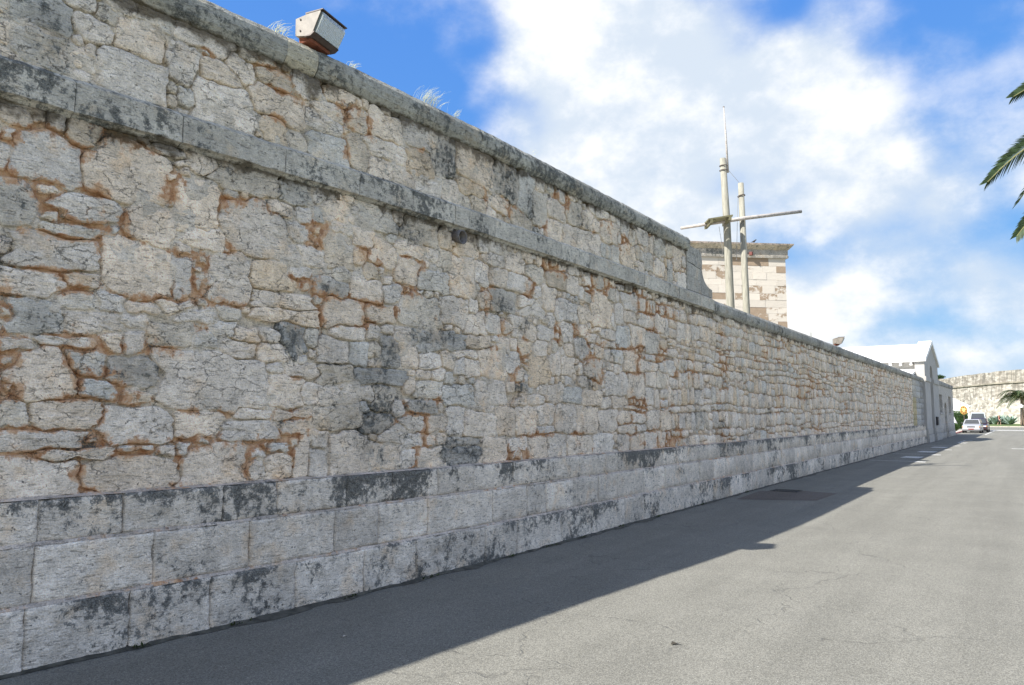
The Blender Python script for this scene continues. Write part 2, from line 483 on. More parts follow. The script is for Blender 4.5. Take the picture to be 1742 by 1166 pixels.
STONES = '2.58,3.54,0.21,0.18,0;2.82,3.78,0.11,0.11,3;3.14,3.59,0.29,0.21,0;2.32,3.65,0.05,0.05,0;2.59,3.32,0.08,0.05,0;2.86,3.24,0.23,0.09,0;2.4,3.17,0.12,0.16,1;3.33,3.19,0.16,0.15,0;2.29,3.49,0.04,0.08,0;2.35,3.78,0.1,0.06,0;3.54,3.83,0.19,0.06,0;3.68,3.82,0.17,0.09,0;3.72,3.42,0.18,0.19,0;4.25,3.35,0.32,0.22,0;4.17,3.8,0.3,0.12,1;4.66,3.77,0.18,0.11,1;5.15,3.7,0.17,0.1,0;4.69,3.4,0.1,0.08,0;5.19,3.54,0.09,0.05,0;4.5,3.57,0.12,0.07,0;5.19,3.3,0.17,0.15,3;3.8,3.17,0.17,0.08,0;2.67,2.86,0.29,0.13,0;2.77,3.04,0.19,0.05,1;3.26,2.84,0.26,0.19,0;2.51,2.64,0.22,0.09,0;2.86,2.7,0.13,0.07,0;2.57,2.41,0.16,0.12,1;2.82,2.53,0.14,0.06,1;3.06,2.54,0.1,0.07,0;2.95,2.39,0.19,0.08,0;3.29,2.54,0.12,0.05,0;3.21,2.44,0.1,0.05,0;3.57,2.57,0.15,0.06,0;3.61,2.82,0.07,0.18,0;4.02,2.88,0.2,0.19,0;3.73,2.9,0.04,0.03,0;3.85,2.84,0.04,0.05,0;4.42,2.94,0.22,0.12,3;4.73,3.02,0.13,0.07,0;4.57,2.74,0.3,0.07,0;4.64,2.62,0.32,0.07,0;5.11,2.93,0.18,0.08,2;5.27,2.71,0.25,0.14,0;3.74,2.53,0.17,0.06,0;4.03,2.57,0.1,0.05,1;3.99,2.43,0.1,0.06,0;3.83,2.32,0.11,0.08,1;4.21,2.4,0.11,0.06,0;4.44,2.41,0.11,0.05,0;4.48,2.27,0.15,0.09,0;4.67,2.4,0.11,0.12,4;4.13,2.26,0.18,0.07,0;3.52,2.33,0.18,0.08,1;5.34,2.52,0.2,0.07,0;2.65,1.98,0.2,0.15,0;2.91,2.09,0.13,0.08,1;3.27,2.03,0.19,0.11,2;3,1.9,0.14,0.07,1;3.31,1.84,0.13,0.05,3;2.8,1.71,0.22,0.1,0;3.32,1.64,0.25,0.13,0;2.45,1.72,0.1,0.1,1;2.76,2.24,0.19,0.04,0;2.44,2.19,0.12,0.05,0;2.42,1.89,0.03,0.04,0;3.93,1.98,0.48,0.23,0;4.61,1.92,0.18,0.14,0;4.5,2.13,0.08,0.06,0;4.8,2.11,0.16,0.06,0;5.2,2.11,0.23,0.09,1;4.99,1.9,0.19,0.09,0;3.8,1.64,0.21,0.1,0;4.27,1.57,0.26,0.08,0;4.7,1.6,0.13,0.06,0;5.23,1.67,0.27,0.1,3;4.32,1.72,0.16,0.04,0;4.69,1.71,0.23,0.05,0;5.01,1.49,0.1,0.09,0;3.95,1.28,0.28,0.14,0;4.35,1.37,0.08,0.04,0;4.33,1.23,0.08,0.07,0;4.56,1.25,0.14,0.09,0;4.56,1.42,0.1,0.04,1;4.81,1.32,0.07,0.16,0;4.99,1.27,0.11,0.12,0;5.37,1.34,0.25,0.2,0;3.67,1.44,0.06,0.05,0;2.62,1.28,0.25,0.12,0;3.29,1.27,0.34,0.12,0;2.65,1.52,0.23,0.06,0;2.88,1.42,0.22,0.04,0;3.32,1.46,0.12,0.03,1;3.55,1.43,0.07,0.04,0;2.49,4.58,0.19,0.15,1;2.51,4.36,0.16,0.13,1;2.25,4.36,0.05,0.09,0;2.85,4.62,0.12,0.1,0;3.17,4.67,0.16,0.14,0;3.14,4.37,0.25,0.16,0;3.39,4.99,0.19,0.15,0;2.94,4.75,0.09,0.07,1;2.68,4.36,0.1,0.08,0;3.94,4.36,0.26,0.19,0;3.88,4.63,0.17,0.1,0;3.54,4.62,0.11,0.15,0;4.07,4.77,0.12,0.12,0;4.2,4.95,0.18,0.12,1;4.4,4.78,0.2,0.09,3;4.44,4.55,0.27,0.15,0;4.77,4.87,0.17,0.16,0;4.41,4.32,0.14,0.12,3;4.95,4.54,0.22,0.1,0;5.01,4.68,0.18,0.1,0;5.13,4.86,0.19,0.08,0;3.75,4.92,0.24,0.12,0;5.79,4.75,0.24,0.13,0;6.31,4.84,0.25,0.17,0;6.77,4.71,0.18,0.24,2;7.33,4.8,0.36,0.25,0;5.82,4.51,0.28,0.1,0;6.3,4.5,0.19,0.15,3;5.41,4.36,0.13,0.13,3;7.98,4.71,0.28,0.23,2;8.42,4.62,0.19,0.29,1;9.24,4.61,0.23,0.12,0;9.76,4.67,0.23,0.17,1;10.65,4.9,0.19,0.1,0;10.15,4.67,0.16,0.14,0;10.76,4.31,0.18,0.1,1;9.96,4.31,0.52,0.18,0;7.84,4.4,0.17,0.12,0;7.37,4.26,0.16,0.1,3;7.23,4.43,0.24,0.09,3;8.32,4.26,0.25,0.14,3;8.76,4.54,0.19,0.21,1;6.16,3.25,0.16,0.14,0;6.56,3.21,0.27,0.1,1;7.07,3.33,0.23,0.22,0;7.45,3.43,0.14,0.13,0;7.78,3.44,0.19,0.1,0;5.92,2.99,0.13,0.09,0;6.54,3.5,0.11,0.06,0;6.18,3.49,0.24,0.07,0;7.71,3.64,0.21,0.07,0;5.57,2.97,0.2,0.1,0;8.28,3.43,0.29,0.11,0;5.69,3.73,0.23,0.1,1;6.39,3.75,0.29,0.12,1;6.92,2.9,0.25,0.15,0;6.36,2.84,0.31,0.16,1;7.65,2.82,0.18,0.11,0;7.37,2.78,0.2,0.15,0;5.74,2.75,0.2,0.09,0;6.08,2.56,0.12,0.08,0;6.19,2.34,0.14,0.13,0;6.53,2.31,0.17,0.08,0;6.81,2.35,0.11,0.1,0;7.04,2.27,0.09,0.08,0;7.27,2.28,0.15,0.1,0;7.67,2.36,0.25,0.16,0;5.91,2.36,0.14,0.14,2;8.14,2.83,0.23,0.12,0;6.68,2.54,0.43,0.11,2;7.16,2.43,0.23,0.05,0;7.39,2.59,0.23,0.09,0;7.66,1.97,0.32,0.13,0;8.21,1.91,0.22,0.08,0;7.02,1.93,0.28,0.11,1;6.53,1.99,0.21,0.08,1;5.76,2.1,0.37,0.08,2;5.5,1.91,0.18,0.08,0;5.82,1.88,0.14,0.14,2;8.47,3.18,0.24,0.1,0;8.3,2.06,0.13,0.06,2;8.08,2.39,0.16,0.14,0;7.91,3.14,0.28,0.11,2;8.07,2.06,0.09,0.06,0;6.28,1.62,0.17,0.08,0;6.66,1.61,0.17,0.08,0;6.97,1.63,0.14,0.17,0;7.45,1.59,0.31,0.13,0;7.97,1.63,0.2,0.19,0;5.98,1.52,0.16,0.09,0;5.85,1.29,0.18,0.11,0;6.18,1.25,0.11,0.08,0;6.54,1.26,0.19,0.11,0;7.08,1.26,0.35,0.09,2;7.13,1.4,0.3,0.06,2;7.72,1.3,0.27,0.14,0;8.21,1.28,0.22,0.14,0;5.74,1.63,0.22,0.09,2;6.28,1.45,0.13,0.08,0;6.43,1.79,0.2,0.07,2;10.58,3.33,0.33,0.23,0;9.19,3.61,0.29,0.11,3;8.68,3.61,0.21,0.12,1;8.54,3.15,0.32,0.13,0;8.99,3.32,0.17,0.16,0;9.5,3.2,0.31,0.14,0;9.68,3.61,0.17,0.13,0;10.04,3.22,0.2,0.11,0;12.32,3.35,0.36,0.12,0;11.62,3.34,0.24,0.08,0;11.62,3.62,0.32,0.15,0;12.55,2.98,0.3,0.17,1;11.61,2.61,0.27,0.18,0;8.15,2.83,0.2,0.13,0;8.54,2.81,0.14,0.1,0;8.91,2.81,0.23,0.09,0;11.92,3.05,0.31,0.17,0;11.38,2.98,0.26,0.17,1;9.45,1.65,0.31,0.2,0;10.1,1.65,0.34,0.21,0;8.91,1.72,0.23,0.15,0;8.42,1.62,0.25,0.18,0;8.9,1.52,0.23,0.06,0;10.77,1.62,0.33,0.17,0;11.35,1.66,0.24,0.09,0;11.86,1.67,0.27,0.09,0;11.47,1.49,0.32,0.08,0;12.02,1.5,0.23,0.06,0;12.52,1.62,0.27,0.16,0;13.07,1.61,0.26,0.15,0;8.21,1.29,0.23,0.15,0;8.71,1.29,0.26,0.14,0;9.2,1.29,0.23,0.15,0;9.84,1.29,0.4,0.13,0;10.59,1.3,0.32,0.13,0;11.32,1.28,0.19,0.12,0;11.84,1.27,0.27,0.12,0;12.4,1.29,0.24,0.13,0;12.84,1.3,0.17,0.14,0;9.64,1.99,0.27,0.11,1;9.15,2.01,0.19,0.12,0;10.23,1.95,0.32,0.11,0;10.73,1.91,0.17,0.08,0;11.16,1.93,0.26,0.09,0;11.08,2.19,0.41,0.17,0;11.85,2.2,0.35,0.19,0;13.2,2.57,0.38,0.12,0;12.35,2.55,0.43,0.1,0;8.24,1.9,0.2,0.08,0;8.67,1.9,0.21,0.07,0;9.53,2.41,0.2,0.12,0'
CLAY = '2.32,3.34,0.09,0.12;2.52,3.73,0.19,0.05;2.35,3.62,0.09,0.06;2.80,3.63,0.16,0.07;2.98,3.82,0.19,0.08;3.11,3.78,0.22,0.09;3.31,3.77,0.14,0.07;2.66,3.38,0.23,0.04;2.92,3.38,0.10,0.07;2.51,3.26,0.15,0.13;2.61,3.20,0.09,0.13;2.79,3.16,0.24,0.09;2.93,3.09,0.17,0.05;3.50,3.59,0.07,0.12;3.48,3.46,0.10,0.07;3.13,3.17,0.06,0.10;3.15,3.11,0.09,0.07;2.94,2.96,0.06,0.15;2.72,2.98,0.27,0.03;2.58,2.73,0.22,0.05;2.67,2.68,0.10,0.05;2.39,2.55,0.14,0.04;2.80,2.59,0.10,0.06;3.28,2.62,0.23,0.04;2.38,2.41,0.06,0.08;2.36,2.13,0.17,0.16;2.47,2.05,0.11,0.14;2.44,1.89,0.11,0.12;2.93,2.21,0.37,0.08;3.25,2.21,0.36,0.05;2.76,2.07,0.08,0.08;2.85,1.95,0.05,0.13;2.99,2.01,0.16,0.05;3.14,1.93,0.06,0.15;2.85,1.82,0.24,0.04;3.18,1.82,0.26,0.05;3.03,1.67,0.05,0.13;2.60,1.59,0.33,0.03;2.99,1.54,0.14,0.06;2.99,1.48,0.16,0.08;3.24,1.52,0.26,0.04;3.29,1.42,0.31,0.04;2.61,1.43,0.29,0.06;2.88,1.27,0.06,0.13;2.93,1.16,0.10,0.04;2.62,1.17,0.22,0.03;3.64,3.01,0.20,0.04;3.77,2.95,0.08,0.07;3.68,2.79,0.05,0.15;3.78,2.76,0.08,0.05;3.94,2.70,0.05,0.07;3.92,2.64,0.32,0.04;4.00,3.11,0.06,0.05;4.02,3.53,0.17,0.06;3.95,3.48,0.05,0.05;4.22,3.55,0.23,0.06;4.46,3.51,0.09,0.04;4.79,3.48,0.05,0.11;4.84,3.35,0.07,0.08;4.92,3.48,0.14,0.09;4.93,3.32,0.10,0.06;4.70,2.96,0.10,0.05;4.80,2.96,0.08,0.08;4.94,2.88,0.08,0.14;5.08,2.84,0.28,0.05;4.98,2.61,0.04,0.17;5.12,2.58,0.14,0.05;4.73,2.02,0.08,0.04;3.70,1.71,0.10,0.05;4.03,1.71,0.11,0.04;4.65,1.69,0.16,0.05;3.81,1.50,0.31,0.04;3.91,1.42,0.31,0.05;4.35,1.48,0.23,0.06;4.66,1.50,0.16,0.06;4.71,1.32,0.05,0.13;4.27,1.31,0.06,0.10;4.25,1.24,0.07,0.10;4.54,1.39,0.18,0.03;3.64,1.32,0.05,0.07;3.67,1.15,0.29,0.03;5.52,3.35,0.10,0.09;5.72,3.30,0.08,0.07;6.11,3.41,0.09,0.05;6.32,3.33,0.11,0.09;6.21,3.05,0.18,0.06;6.26,2.98,0.14,0.04;5.53,2.84,0.32,0.07;5.69,2.80,0.16,0.09;5.54,2.63,0.16,0.07;5.97,2.77,0.05,0.07;6.55,2.77,0.10,0.04;5.42,2.56,0.06,0.05;6.12,1.81,0.09,0.05;6.23,1.72,0.23,0.04;6.47,1.66,0.08,0.19;6.42,1.50,0.09,0.13;6.47,1.40,0.14,0.06;6.31,1.28,0.07,0.16;6.29,1.17,0.14,0.04;6.66,1.86,0.10,0.05;5.97,1.63,0.10,0.04;7.95,2.83,0.13,0.11;8.21,3.58,0.11,0.04;8.49,3.32,0.11,0.08;8.57,3.45,0.12,0.12;10.43,3.81,0.39,0.14;10.23,3.55,0.15,0.14;10.73,3.71,0.31,0.14;11.37,3.95,0.67,0.12;11.95,3.78,0.48,0.12;12.30,3.52,0.50,0.21;13.09,3.61,0.69,0.16;9.25,2.88,0.13,0.10;9.25,2.75,0.16,0.04;9.76,2.92,0.11,0.10;10.12,2.74,0.11,0.18;10.12,2.60,0.37,0.07;10.31,2.48,0.38,0.09;10.40,2.31,0.29,0.11;10.53,2.22,0.24,0.05;11.12,2.81,0.86,0.06;12.28,2.85,0.75,0.06;12.54,3.23,0.39,0.11;13.06,2.85,0.27,0.11;12.78,2.70,0.80,0.05;11.78,2.37,0.35,0.06;11.76,2.02,0.28,0.05;8.77,1.45,0.44,0.05;9.00,1.41,0.12,0.06;9.83,1.45,0.35,0.04;8.42,1.19,0.08,0.08;10.22,1.18,0.09,0.07;11.30,1.59,0.54,0.05;13.60,2.47,0.29,0.09;3.75,4.78,0.08,0.05;4.32,4.89,0.18,0.06;4.48,4.84,0.25,0.06;4.52,4.65,0.19,0.07;4.46,4.41,0.13,0.08;4.95,4.92,0.08,0.07;5.17,4.75,0.07,0.15;5.36,4.72,0.19,0.12;5.22,4.28,0.06,0.15;5.53,4.68,0.08,0.12;5.61,4.52,0.10,0.04;6.32,4.63,0.08,0.07;7.50,4.40,0.07,0.15;7.95,4.36,0.16,0.12;8.36,4.97,0.14,0.05;8.87,4.32,0.23,0.12;8.95,4.21,0.12,0.13;9.27,4.83,0.17,0.07;9.53,4.76,0.10,0.18;10.17,4.96,0.11,0.07;10.86,4.73,0.32,0.12;10.86,4.66,0.31,0.05;10.35,4.53,0.12,0.11;11.51,4.62,0.27,0.08;11.39,4.40,0.22,0.12'
DARK = '5.72,1.63,0.41,0.36;5.17,2.25,0.18,0.20;5.59,2.10,0.44,0.11;7.02,1.30,0.53,0.15;5.91,2.36,0.15,0.17;6.65,2.56,0.50,0.12;3.26,2.03,0.20,0.11;4.67,2.40,0.12,0.13;7.82,3.12,0.28,0.10;6.77,4.70,0.19,0.25;7.95,4.69,0.29,0.23;2.52,4.57,0.23,0.13;2.51,4.35,0.17,0.12;2.48,3.83,0.22,0.05;3.05,3.80,0.22,0.06;6.42,1.81,0.23,0.10;8.28,2.06,0.27,0.09;5.08,2.92,0.18,0.08;2.56,2.41,0.15,0.12;2.41,3.16,0.11,0.12;9.88,4.71,0.22,0.16;9.60,3.99,0.52,0.12;10.11,2.21,0.37,0.11;8.50,4.52,0.20,0.28;4.15,3.80,0.23,0.09;4.64,3.79,0.16,0.09;6.11,3.68,0.27,0.09'
dark = np.array([[float(q) for q in c.split(',')] for c in DARK.split(';')])
clay = np.array([[float(q) for q in c.split(',')] for c in CLAY.split(';')])


CG = .02
cs_g = np.arange(-4.5, 56, CG)
cz_g = np.arange(1.0, 5.2, CG)


def _clay():
    S, Z = np.meshgrid(cs_g, cz_g, indexing='ij')
    a = np.zeros(S.shape)
    for cs, cz, w, h in clay:
        w = w * 1.05 + .012
        h = h * 1.05 + .012
        i0, i1 = np.searchsorted(cs_g, [cs - 3 * w, cs + 3 * w])
        j0, j1 = np.searchsorted(cz_g, [cz - 3 * h, cz + 3 * h])
        q = ((S[i0:i1, j0:j1] - cs) / w) ** 2 + ((Z[i0:i1, j0:j1] - cz) / h) ** 2
        a[i0:i1, j0:j1] = np.maximum(a[i0:i1, j0:j1], np.exp(-q * 0.9))
    gen = fbm(S * 1.1, Z * 1.6, 31, 4)
    far = np.clip((S - 7.5) / 9.0, 0, 1)
    a = np.maximum(a, np.clip((gen - (0.66 - 0.17 * far)) / 0.14, 0, 1) * (0.9 - .15 * far))
    return np.clip(a, 0, 1)


CLAYG = _clay()


def clay_amount(s, z):
    i = np.clip(((np.asarray(s, float) + 4.5) / CG).astype(int), 0, len(cs_g) - 1)
    j = np.clip(((np.asarray(z, float) - 1.0) / CG).astype(int), 0, len(cz_g) - 1)
    return CLAYG[i, j]


VOIDS = [(6.97, 3.63, 0.055, 0.10), (20.5, 1.42, 0.13, 0.12), (28.9, 3.2, 0.2, 0.12), (14.3, 3.62, 0.05, 0.05), (10.2, 2.05, 0.05, 0.03),
         (4.32, 4.45, 0.1, 0.02), (3.5, 4.3, 0.08, 0.02), (8.35, 4.5, 0.03, 0.06), (9.35, 4.32, 0.05, 0.035), (3.95, 4.62, 0.03, 0.07), (5.72, 1.4, 0.02, 0.12)]


def dark_amount(s, z):
    s = np.asarray(s, float)
    z = np.asarray(z, float)
    a = np.zeros(np.broadcast(s, z).shape)
    for cs, cz, w, h in dark:
        q = ((s - cs) / w) ** 2 + ((z - cz) / h) ** 2
        a = np.maximum(a, np.exp(-q * .8))
    g = fbm(s * 1.3, z * 1.8, 131, 4)
    return np.maximum(a * (.6 + .8 * fbm(s * 5, z * 6, 133, 3)), np.clip((g - .62) * 5, 0, .7))


def void_amount(s, z):
    a = np.zeros(np.broadcast(s, z).shape)
    for cs, cz, w, h in VOIDS:
        q = (np.abs((s - cs) / w)) ** 3 + (np.abs((z - cz) / h)) ** 3
        a = np.maximum(a, np.clip(1.5 - q, 0, 1))
    return a


def layout(zone, s0, s1, z0, z1, seeds, rs):
    """fill a stretch of facing with stone seeds (cs, cz, a, b, kind)"""
    c = 0.02
    ns = int((s1 - s0) / c)
    nz = int(round((z1 - z0) / c))
    cov = np.zeros((ns, nz), bool)

    def mark(cs, cz, a, b, f=1.0):
        i0 = max(0, int((cs - a * f - s0) / c))
        i1 = min(ns, int((cs + a * f - s0) / c) + 1)
        j0 = max(0, int((cz - b * f - z0) / c))
        j1 = min(nz, int((cz + b * f - z0) / c) + 1)
        return i0, i1, j0, j1
    out = []
    for q in seeds:
        if s0 < q[0] < s1 and z0 < q[1] < z1:
            out.append(q)
            i0, i1, j0, j1 = mark(q[0], q[1], q[2], q[3])
            cov[i0:i1, j0:j1] = True
    L = s1 - s0
    if z1 - z0 > 2:
        # roughly coursed work farther along: rows of uneven height, some stones split in two
        zr = z0
        while zr < z1 - .08:
            hr = rs.choice([.13, .18, .22, .26, .32])
            if z1 - (zr + hr) < .12:
                hr = z1 - zr
            sr = 10.0 + rs.uniform(0, .3)
            while sr < s1:
                wr = rs.choice([.12, .17, .22, .26, .32, .40, .5])
                zz = zr + hr / 2 + (float(vn(np.array(sr * .8), np.array(zr * 3), 211)) - .5) * .17
                parts = [(zz, hr / 2)]
                if rs.random() < .22:
                    f = rs.uniform(.35, .65)
                    parts = [(zz - hr / 2 + hr * f / 2, hr * f / 2), (zz + hr / 2 - hr * (1 - f) / 2, hr * (1 - f) / 2)]
                for (pz, pb) in parts:
                    i0, i1, j0, j1 = mark(sr + wr / 2, pz, wr / 2, pb)
                    sub_ = cov[i0:i1, j0:j1]
                    if sub_.size and sub_.mean() < .28:
                        cov[i0:i1, j0:j1] = True
                        out.append((sr + wr / 2, pz, wr / 2, pb, int(rs.choice([0, 0, 0, 0, 0, 0, 1, 1, 3]))))
                sr += wr
            zr += hr
    for (a0, a1, b0, b1, n, lim) in ((.23, .32, .15, .20, 9, .05), (.17, .25, .12, .17, 40, .06), (.12, .19, .10, .15, 90, .08), (.09, .14, .075, .12, 150, .10),
                                     (.06, .10, .05, .085, 260, .14), (.035, .06, .03, .05, 420, .2)):
        for _ in range(int(n * L * (z1 - z0) / 2.7)):
            cs = rs.uniform(s0, s1)
            cz = rs.uniform(z0, z1)
            i = min(ns - 1, int((cs - s0) / c))
            j = min(nz - 1, int((cz - z0) / c))
            if cov[i, j]:
                continue
            a = rs.uniform(a0, a1)
            b = rs.uniform(b0, b1)
            if rs.random() < 0.25 and cs > 8:
                a, b = b, a
            b = min(b, (z1 - z0) / 2 - .01)
            cz = min(max(cz, z0 + b * .9), z1 - b * .9)
            i0, i1, j0, j1 = mark(cs, cz, a, b)
            sub = cov[i0:i1, j0:j1]
            if sub.size == 0 or sub.mean() > lim:
                continue
            cov[i0:i1, j0:j1] = True
            k = rs.choice([0, 0, 0, 0, 0, 0, 0, 0, 1, 1, 3] if a > .08 else [0, 0, 0, 0, 0, 1, 1, 3, 3])
            out.append((cs, cz, a, b, int(k)))
    return out


def cells(seeds, s0, s1, z0, z1, c=0.01):
    """weighted cells round the seeds, on a fine grid; returns the label grid"""
    ns = int((s1 - s0) / c)
    nz = int(round((z1 - z0) / c))
    sg = s0 + (np.arange(ns) + .5) * c
    zg = z0 + (np.arange(nz) + .5) * c
    SG, ZG = np.meshgrid(sg, zg, indexing='ij')
    WS = SG + (vn(SG * 11, ZG * 11, 3) - .5) * .05 + (vn(SG * 31, ZG * 31, 4) - .5) * .022
    WZ = ZG + (vn(SG * 9, ZG * 13, 5) - .5) * .045 + (vn(SG * 29, ZG * 33, 6) - .5) * .02
    best = np.full((ns, nz), 9.0)
    lab = np.full((ns, nz), -1, int)
    for k, (cs, cz, a, b, kd) in enumerate(seeds):
        m = 1.6
        i0 = max(0, int((cs - a * m - .05 - s0) / c))
        i1 = min(ns, int((cs + a * m + .05 - s0) / c) + 1)
        j0 = max(0, int((cz - b * m - .05 - z0) / c))
        j1 = min(nz, int((cz + b * m + .05 - z0) / c) + 1)
        pw = 3.0 + 4.5 * ((k * 0.6180339) % 1)
        d = (np.abs((WS[i0:i1, j0:j1] - cs) / a) ** pw + np.abs((WZ[i0:i1, j0:j1] - cz) / b) ** pw) ** (1 / pw)
        bb = best[i0:i1, j0:j1]
        sel = d < bb
        bb[sel] = d[sel]
        lab[i0:i1, j0:j1][sel] = k
    lab[best > 1.42] = -1
    return lab


TONE = {0: (0.89, 0.775, 0.635), 1: (0.76, 0.69, 0.58), 2: (0.66, 0.60, 0.51), 3: (0.78, 0.65, 0.49), 4: (0.58, 0.54, 0.47)}
LICH = {0: 0.0, 1: 0.07, 2: 0.14, 3: 0.0, 4: 0.20}


def stone_mesh(k, seed, lab, s0, z0, c, K, rings):
    cs, cz, a, b, kd = seed
    ns, nz = lab.shape
    th = np.arange(K) * 2 * np.pi / K + 0.13
    # squarer sampling: push directions into the corners
    dx = np.sign(np.cos(th)) * np.abs(np.cos(th)) ** .8 * a
    dz = np.sign(np.sin(th)) * np.abs(np.sin(th)) ** .8 * b
    T = np.arange(1, 46) * 0.04
    ii = np.clip(((cs + dx[:, None] * T - s0) / c).astype(int), -1, ns)
    jj = np.clip(((cz + dz[:, None] * T - z0) / c).astype(int), -1, nz)
    ok = (ii >= 0) & (ii < ns) & (jj >= 0) & (jj < nz)
    L = np.where(ok, lab[np.clip(ii, 0, ns - 1), np.clip(jj, 0, nz - 1)], -2)
    bad = L != k
    first = np.where(bad.any(1), bad.argmax(1), len(T) - 1)
    t = T[np.clip(first - 1, 0, len(T) - 1)]
    if t.max() < 0.3:
        return None
    t = np.clip(t, 0.28, 1.7)
    t = 0.72 * t + 0.14 * (np.roll(t, 1) + np.roll(t, -1))
    cl = float(clay_amount(cs, cz))
    gap = 0.0035 + 0.007 * ((k * 0.381966) % 1) + 0.016 * cl + .003 * min(1, max(0, (cs - 8) / 6))
    ln = np.hypot(dx, dz)
    t = t * (1 + (hsh(np.arange(K) + k * 57, np.arange(K) * 3 + 11, 5) - .5) * min(.12, .016 / min(a, b) + .03))
    t = np.maximum(t - gap / ln, 0.2)
    pr = -0.003 + 0.010 * ((k * 0.7548777) % 1) + 0.008 * cl
    if cz > 4:
        pr *= .8
    V = []
    tx = ((k * 0.569840) % 1 - .5) * .04
    tz = ((k * 0.754877) % 1 - .5) * .05
    ed = []
    for (f, dep) in rings:
        fx = dx * t * f
        fz = dz * t * f
        if f < 0.99 and f > 0.9:
            sh = np.maximum(1 - 0.013 / np.maximum(ln * t, .02), .6)
            fx = dx * t * sh
            fz = dz * t * sh
        S = cs + fx
        Z = cz + fz
        rough = (fbm(S * 21, Z * 26, 50, 3) - .5) * .034 * min(1, a / .12)
        o = np.where(dep < -0.5, -0.07, pr + dep + fx * tx + fz * tz + (rough if dep > -.03 else rough * .3))
        V.append(np.stack([XW(S) - FACE + o, S, Z], 1))
        ed.append(np.full(K, f))
    V = np.concatenate(V)
    n = len(rings)
    V = np.vstack([V, [[XW(cs) - FACE + pr + .004, cs, cz]]])
    ed = np.concatenate(ed + [np.zeros(1)])
    F = []
    for r in range(n - 1):
        for q in range(K):
            q2 = (q + 1) % K
            F.append((r * K + q, r * K + q2, (r + 1) * K + q2, (r + 1) * K + q))
    ctr = n * K
    for q in range(K):
        F.append(((n - 1) * K + q, (n - 1) * K + (q + 1) % K, ctr))
    base = np.array(TONE[kd]) * (0.90 + 0.17 * ((k * 0.2360679) % 1))
    hue = ((k * 0.4142135) % 1 - .5) * .09
    base = base * np.array([1 + hue, 1, 1 - hue * 1.3])
    tint = np.tile(base, (len(V), 1))
    tint *= (0.92 + .16 * fbm(V[:, 1] * 3, V[:, 2] * 3, 77, 3))[:, None]
    dk_ = dark_amount(V[:, 1], V[:, 2])
    lich = LICH[kd] + 0.30 * dk_
    tint *= (1 - .25 * dk_)[:, None]
    cv = clay_amount(V[:, 1], V[:, 2])
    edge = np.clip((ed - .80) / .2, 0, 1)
    lich = lich + .12 * edge * (1 - np.clip(cv * 1.6, 0, 1)) * (fbm(V[:, 1] * 2.1, V[:, 2] * 2.1, 141, 2) > .42)  # patchy lichen and dirt at stone edges, with joint shade painted in
    oc = cv * (0.38 + .42 * edge) * (1 - .25 * np.clip((V[:, 1] - 10) / 8, 0, 1)) * (1.0 if kd != 3 else 1.25)
    zt = 3.88 if cz < 4 else 4.94
    drip = 0.8 * np.exp(-(zt - V[:, 2]) / (.06 + .16 * vn(V[:, 1] * 2.1, V[:, 1] * 0, 12))) * (vn(V[:, 1] * 1.3, V[:, 1] * 0 + 5, 13) > .25)
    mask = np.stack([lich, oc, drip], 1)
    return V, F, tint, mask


WALL = root('rampart_wall', 'long pale limestone rubble rampart wall with plinth, string course and grey coping beside the road', 'wall')

man = []
for q in STONES.split(';'):
    v = [float(x) for x in q.split(',')]
    man.append((v[0], v[1], max(v[2] * .97, .03), max(v[3] * .97, .028), int(v[4])) if v[4] != 4 else (v[0], v[1], v[2] * 1.3, v[3] * 1.2, 4))
zones = [(S0, S1, ZP - .02, 3.90), (S0, PAR_END - .5, 4.16, 4.97)]
camp = np.array([5.145, 0, 1.7])
allst = []
rs = np.random.default_rng(21)
for zi, (s0, s1, z0, z1) in enumerate(zones):
    sd = layout(zi, s0, s1, z0, z1, man, rs)
    lab = cells(sd, s0, s1, z0, z1)
    for k, q in enumerate(sd):
        if void_amount(q[0], q[1]) > .3:
            continue
        v = np.array([XW(q[0]) - FACE, q[0], q[1]]) - camp
        dist = np.linalg.norm(v)
        score = q[2] * q[3] * abs(v[0]) / dist ** 3
        vis = v[1] > 1.9 and (v[0] * -0.556 + v[1] * .831) > 0 and (abs(math.degrees(math.atan2(v[1], -v[0])) - 56.2) < 200)
        # left of the picture frame
        ang = math.degrees(math.atan2(-v[0], v[1])) - 33.79
        if ang > 33.5:
            score *= .01
        allst.append((score, k, q, lab, s0, z0, dist))
allst.sort(key=lambda e: -e[0])
RV, RF, RT, RM, nv = [], [], [], [], 0
NR = [(1.0, -1), (1.0, -.005), (.95, -.0), (.72, .002), (.40, .003)]
MR = [(1.0, -1), (1.0, -.005), (.95, -.0), (.6, .002)]
FR = [(1.0, -1), (1.0, -.010), (.93, .0)]
for n, (score, k, q, lab, s0, z0, dist) in enumerate(allst):
    if n < 300:
        r = stone_mesh(k, q, lab, s0, z0, .01, 34 if n < 120 else 26, NR)
    elif dist < 14:
        r = stone_mesh(k, q, lab, s0, z0, .01, 20, MR)
    else:
        r = stone_mesh(k, q, lab, s0, z0, .01, 12, FR)
    if r is None:
        continue
    V, F, T, M = r
    if n < 300:
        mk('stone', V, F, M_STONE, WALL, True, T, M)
    else:
        RV.append(V)
        RF += [tuple(i + nv for i in f) for f in F]
        RT.append(T)
        RM.append(M)
        nv += len(V)
tag(mk('rubble_stones', np.concatenate(RV), RF, M_STONE, WALL, True, np.concatenate(RT), np.concatenate(RM)), kind='stuff')


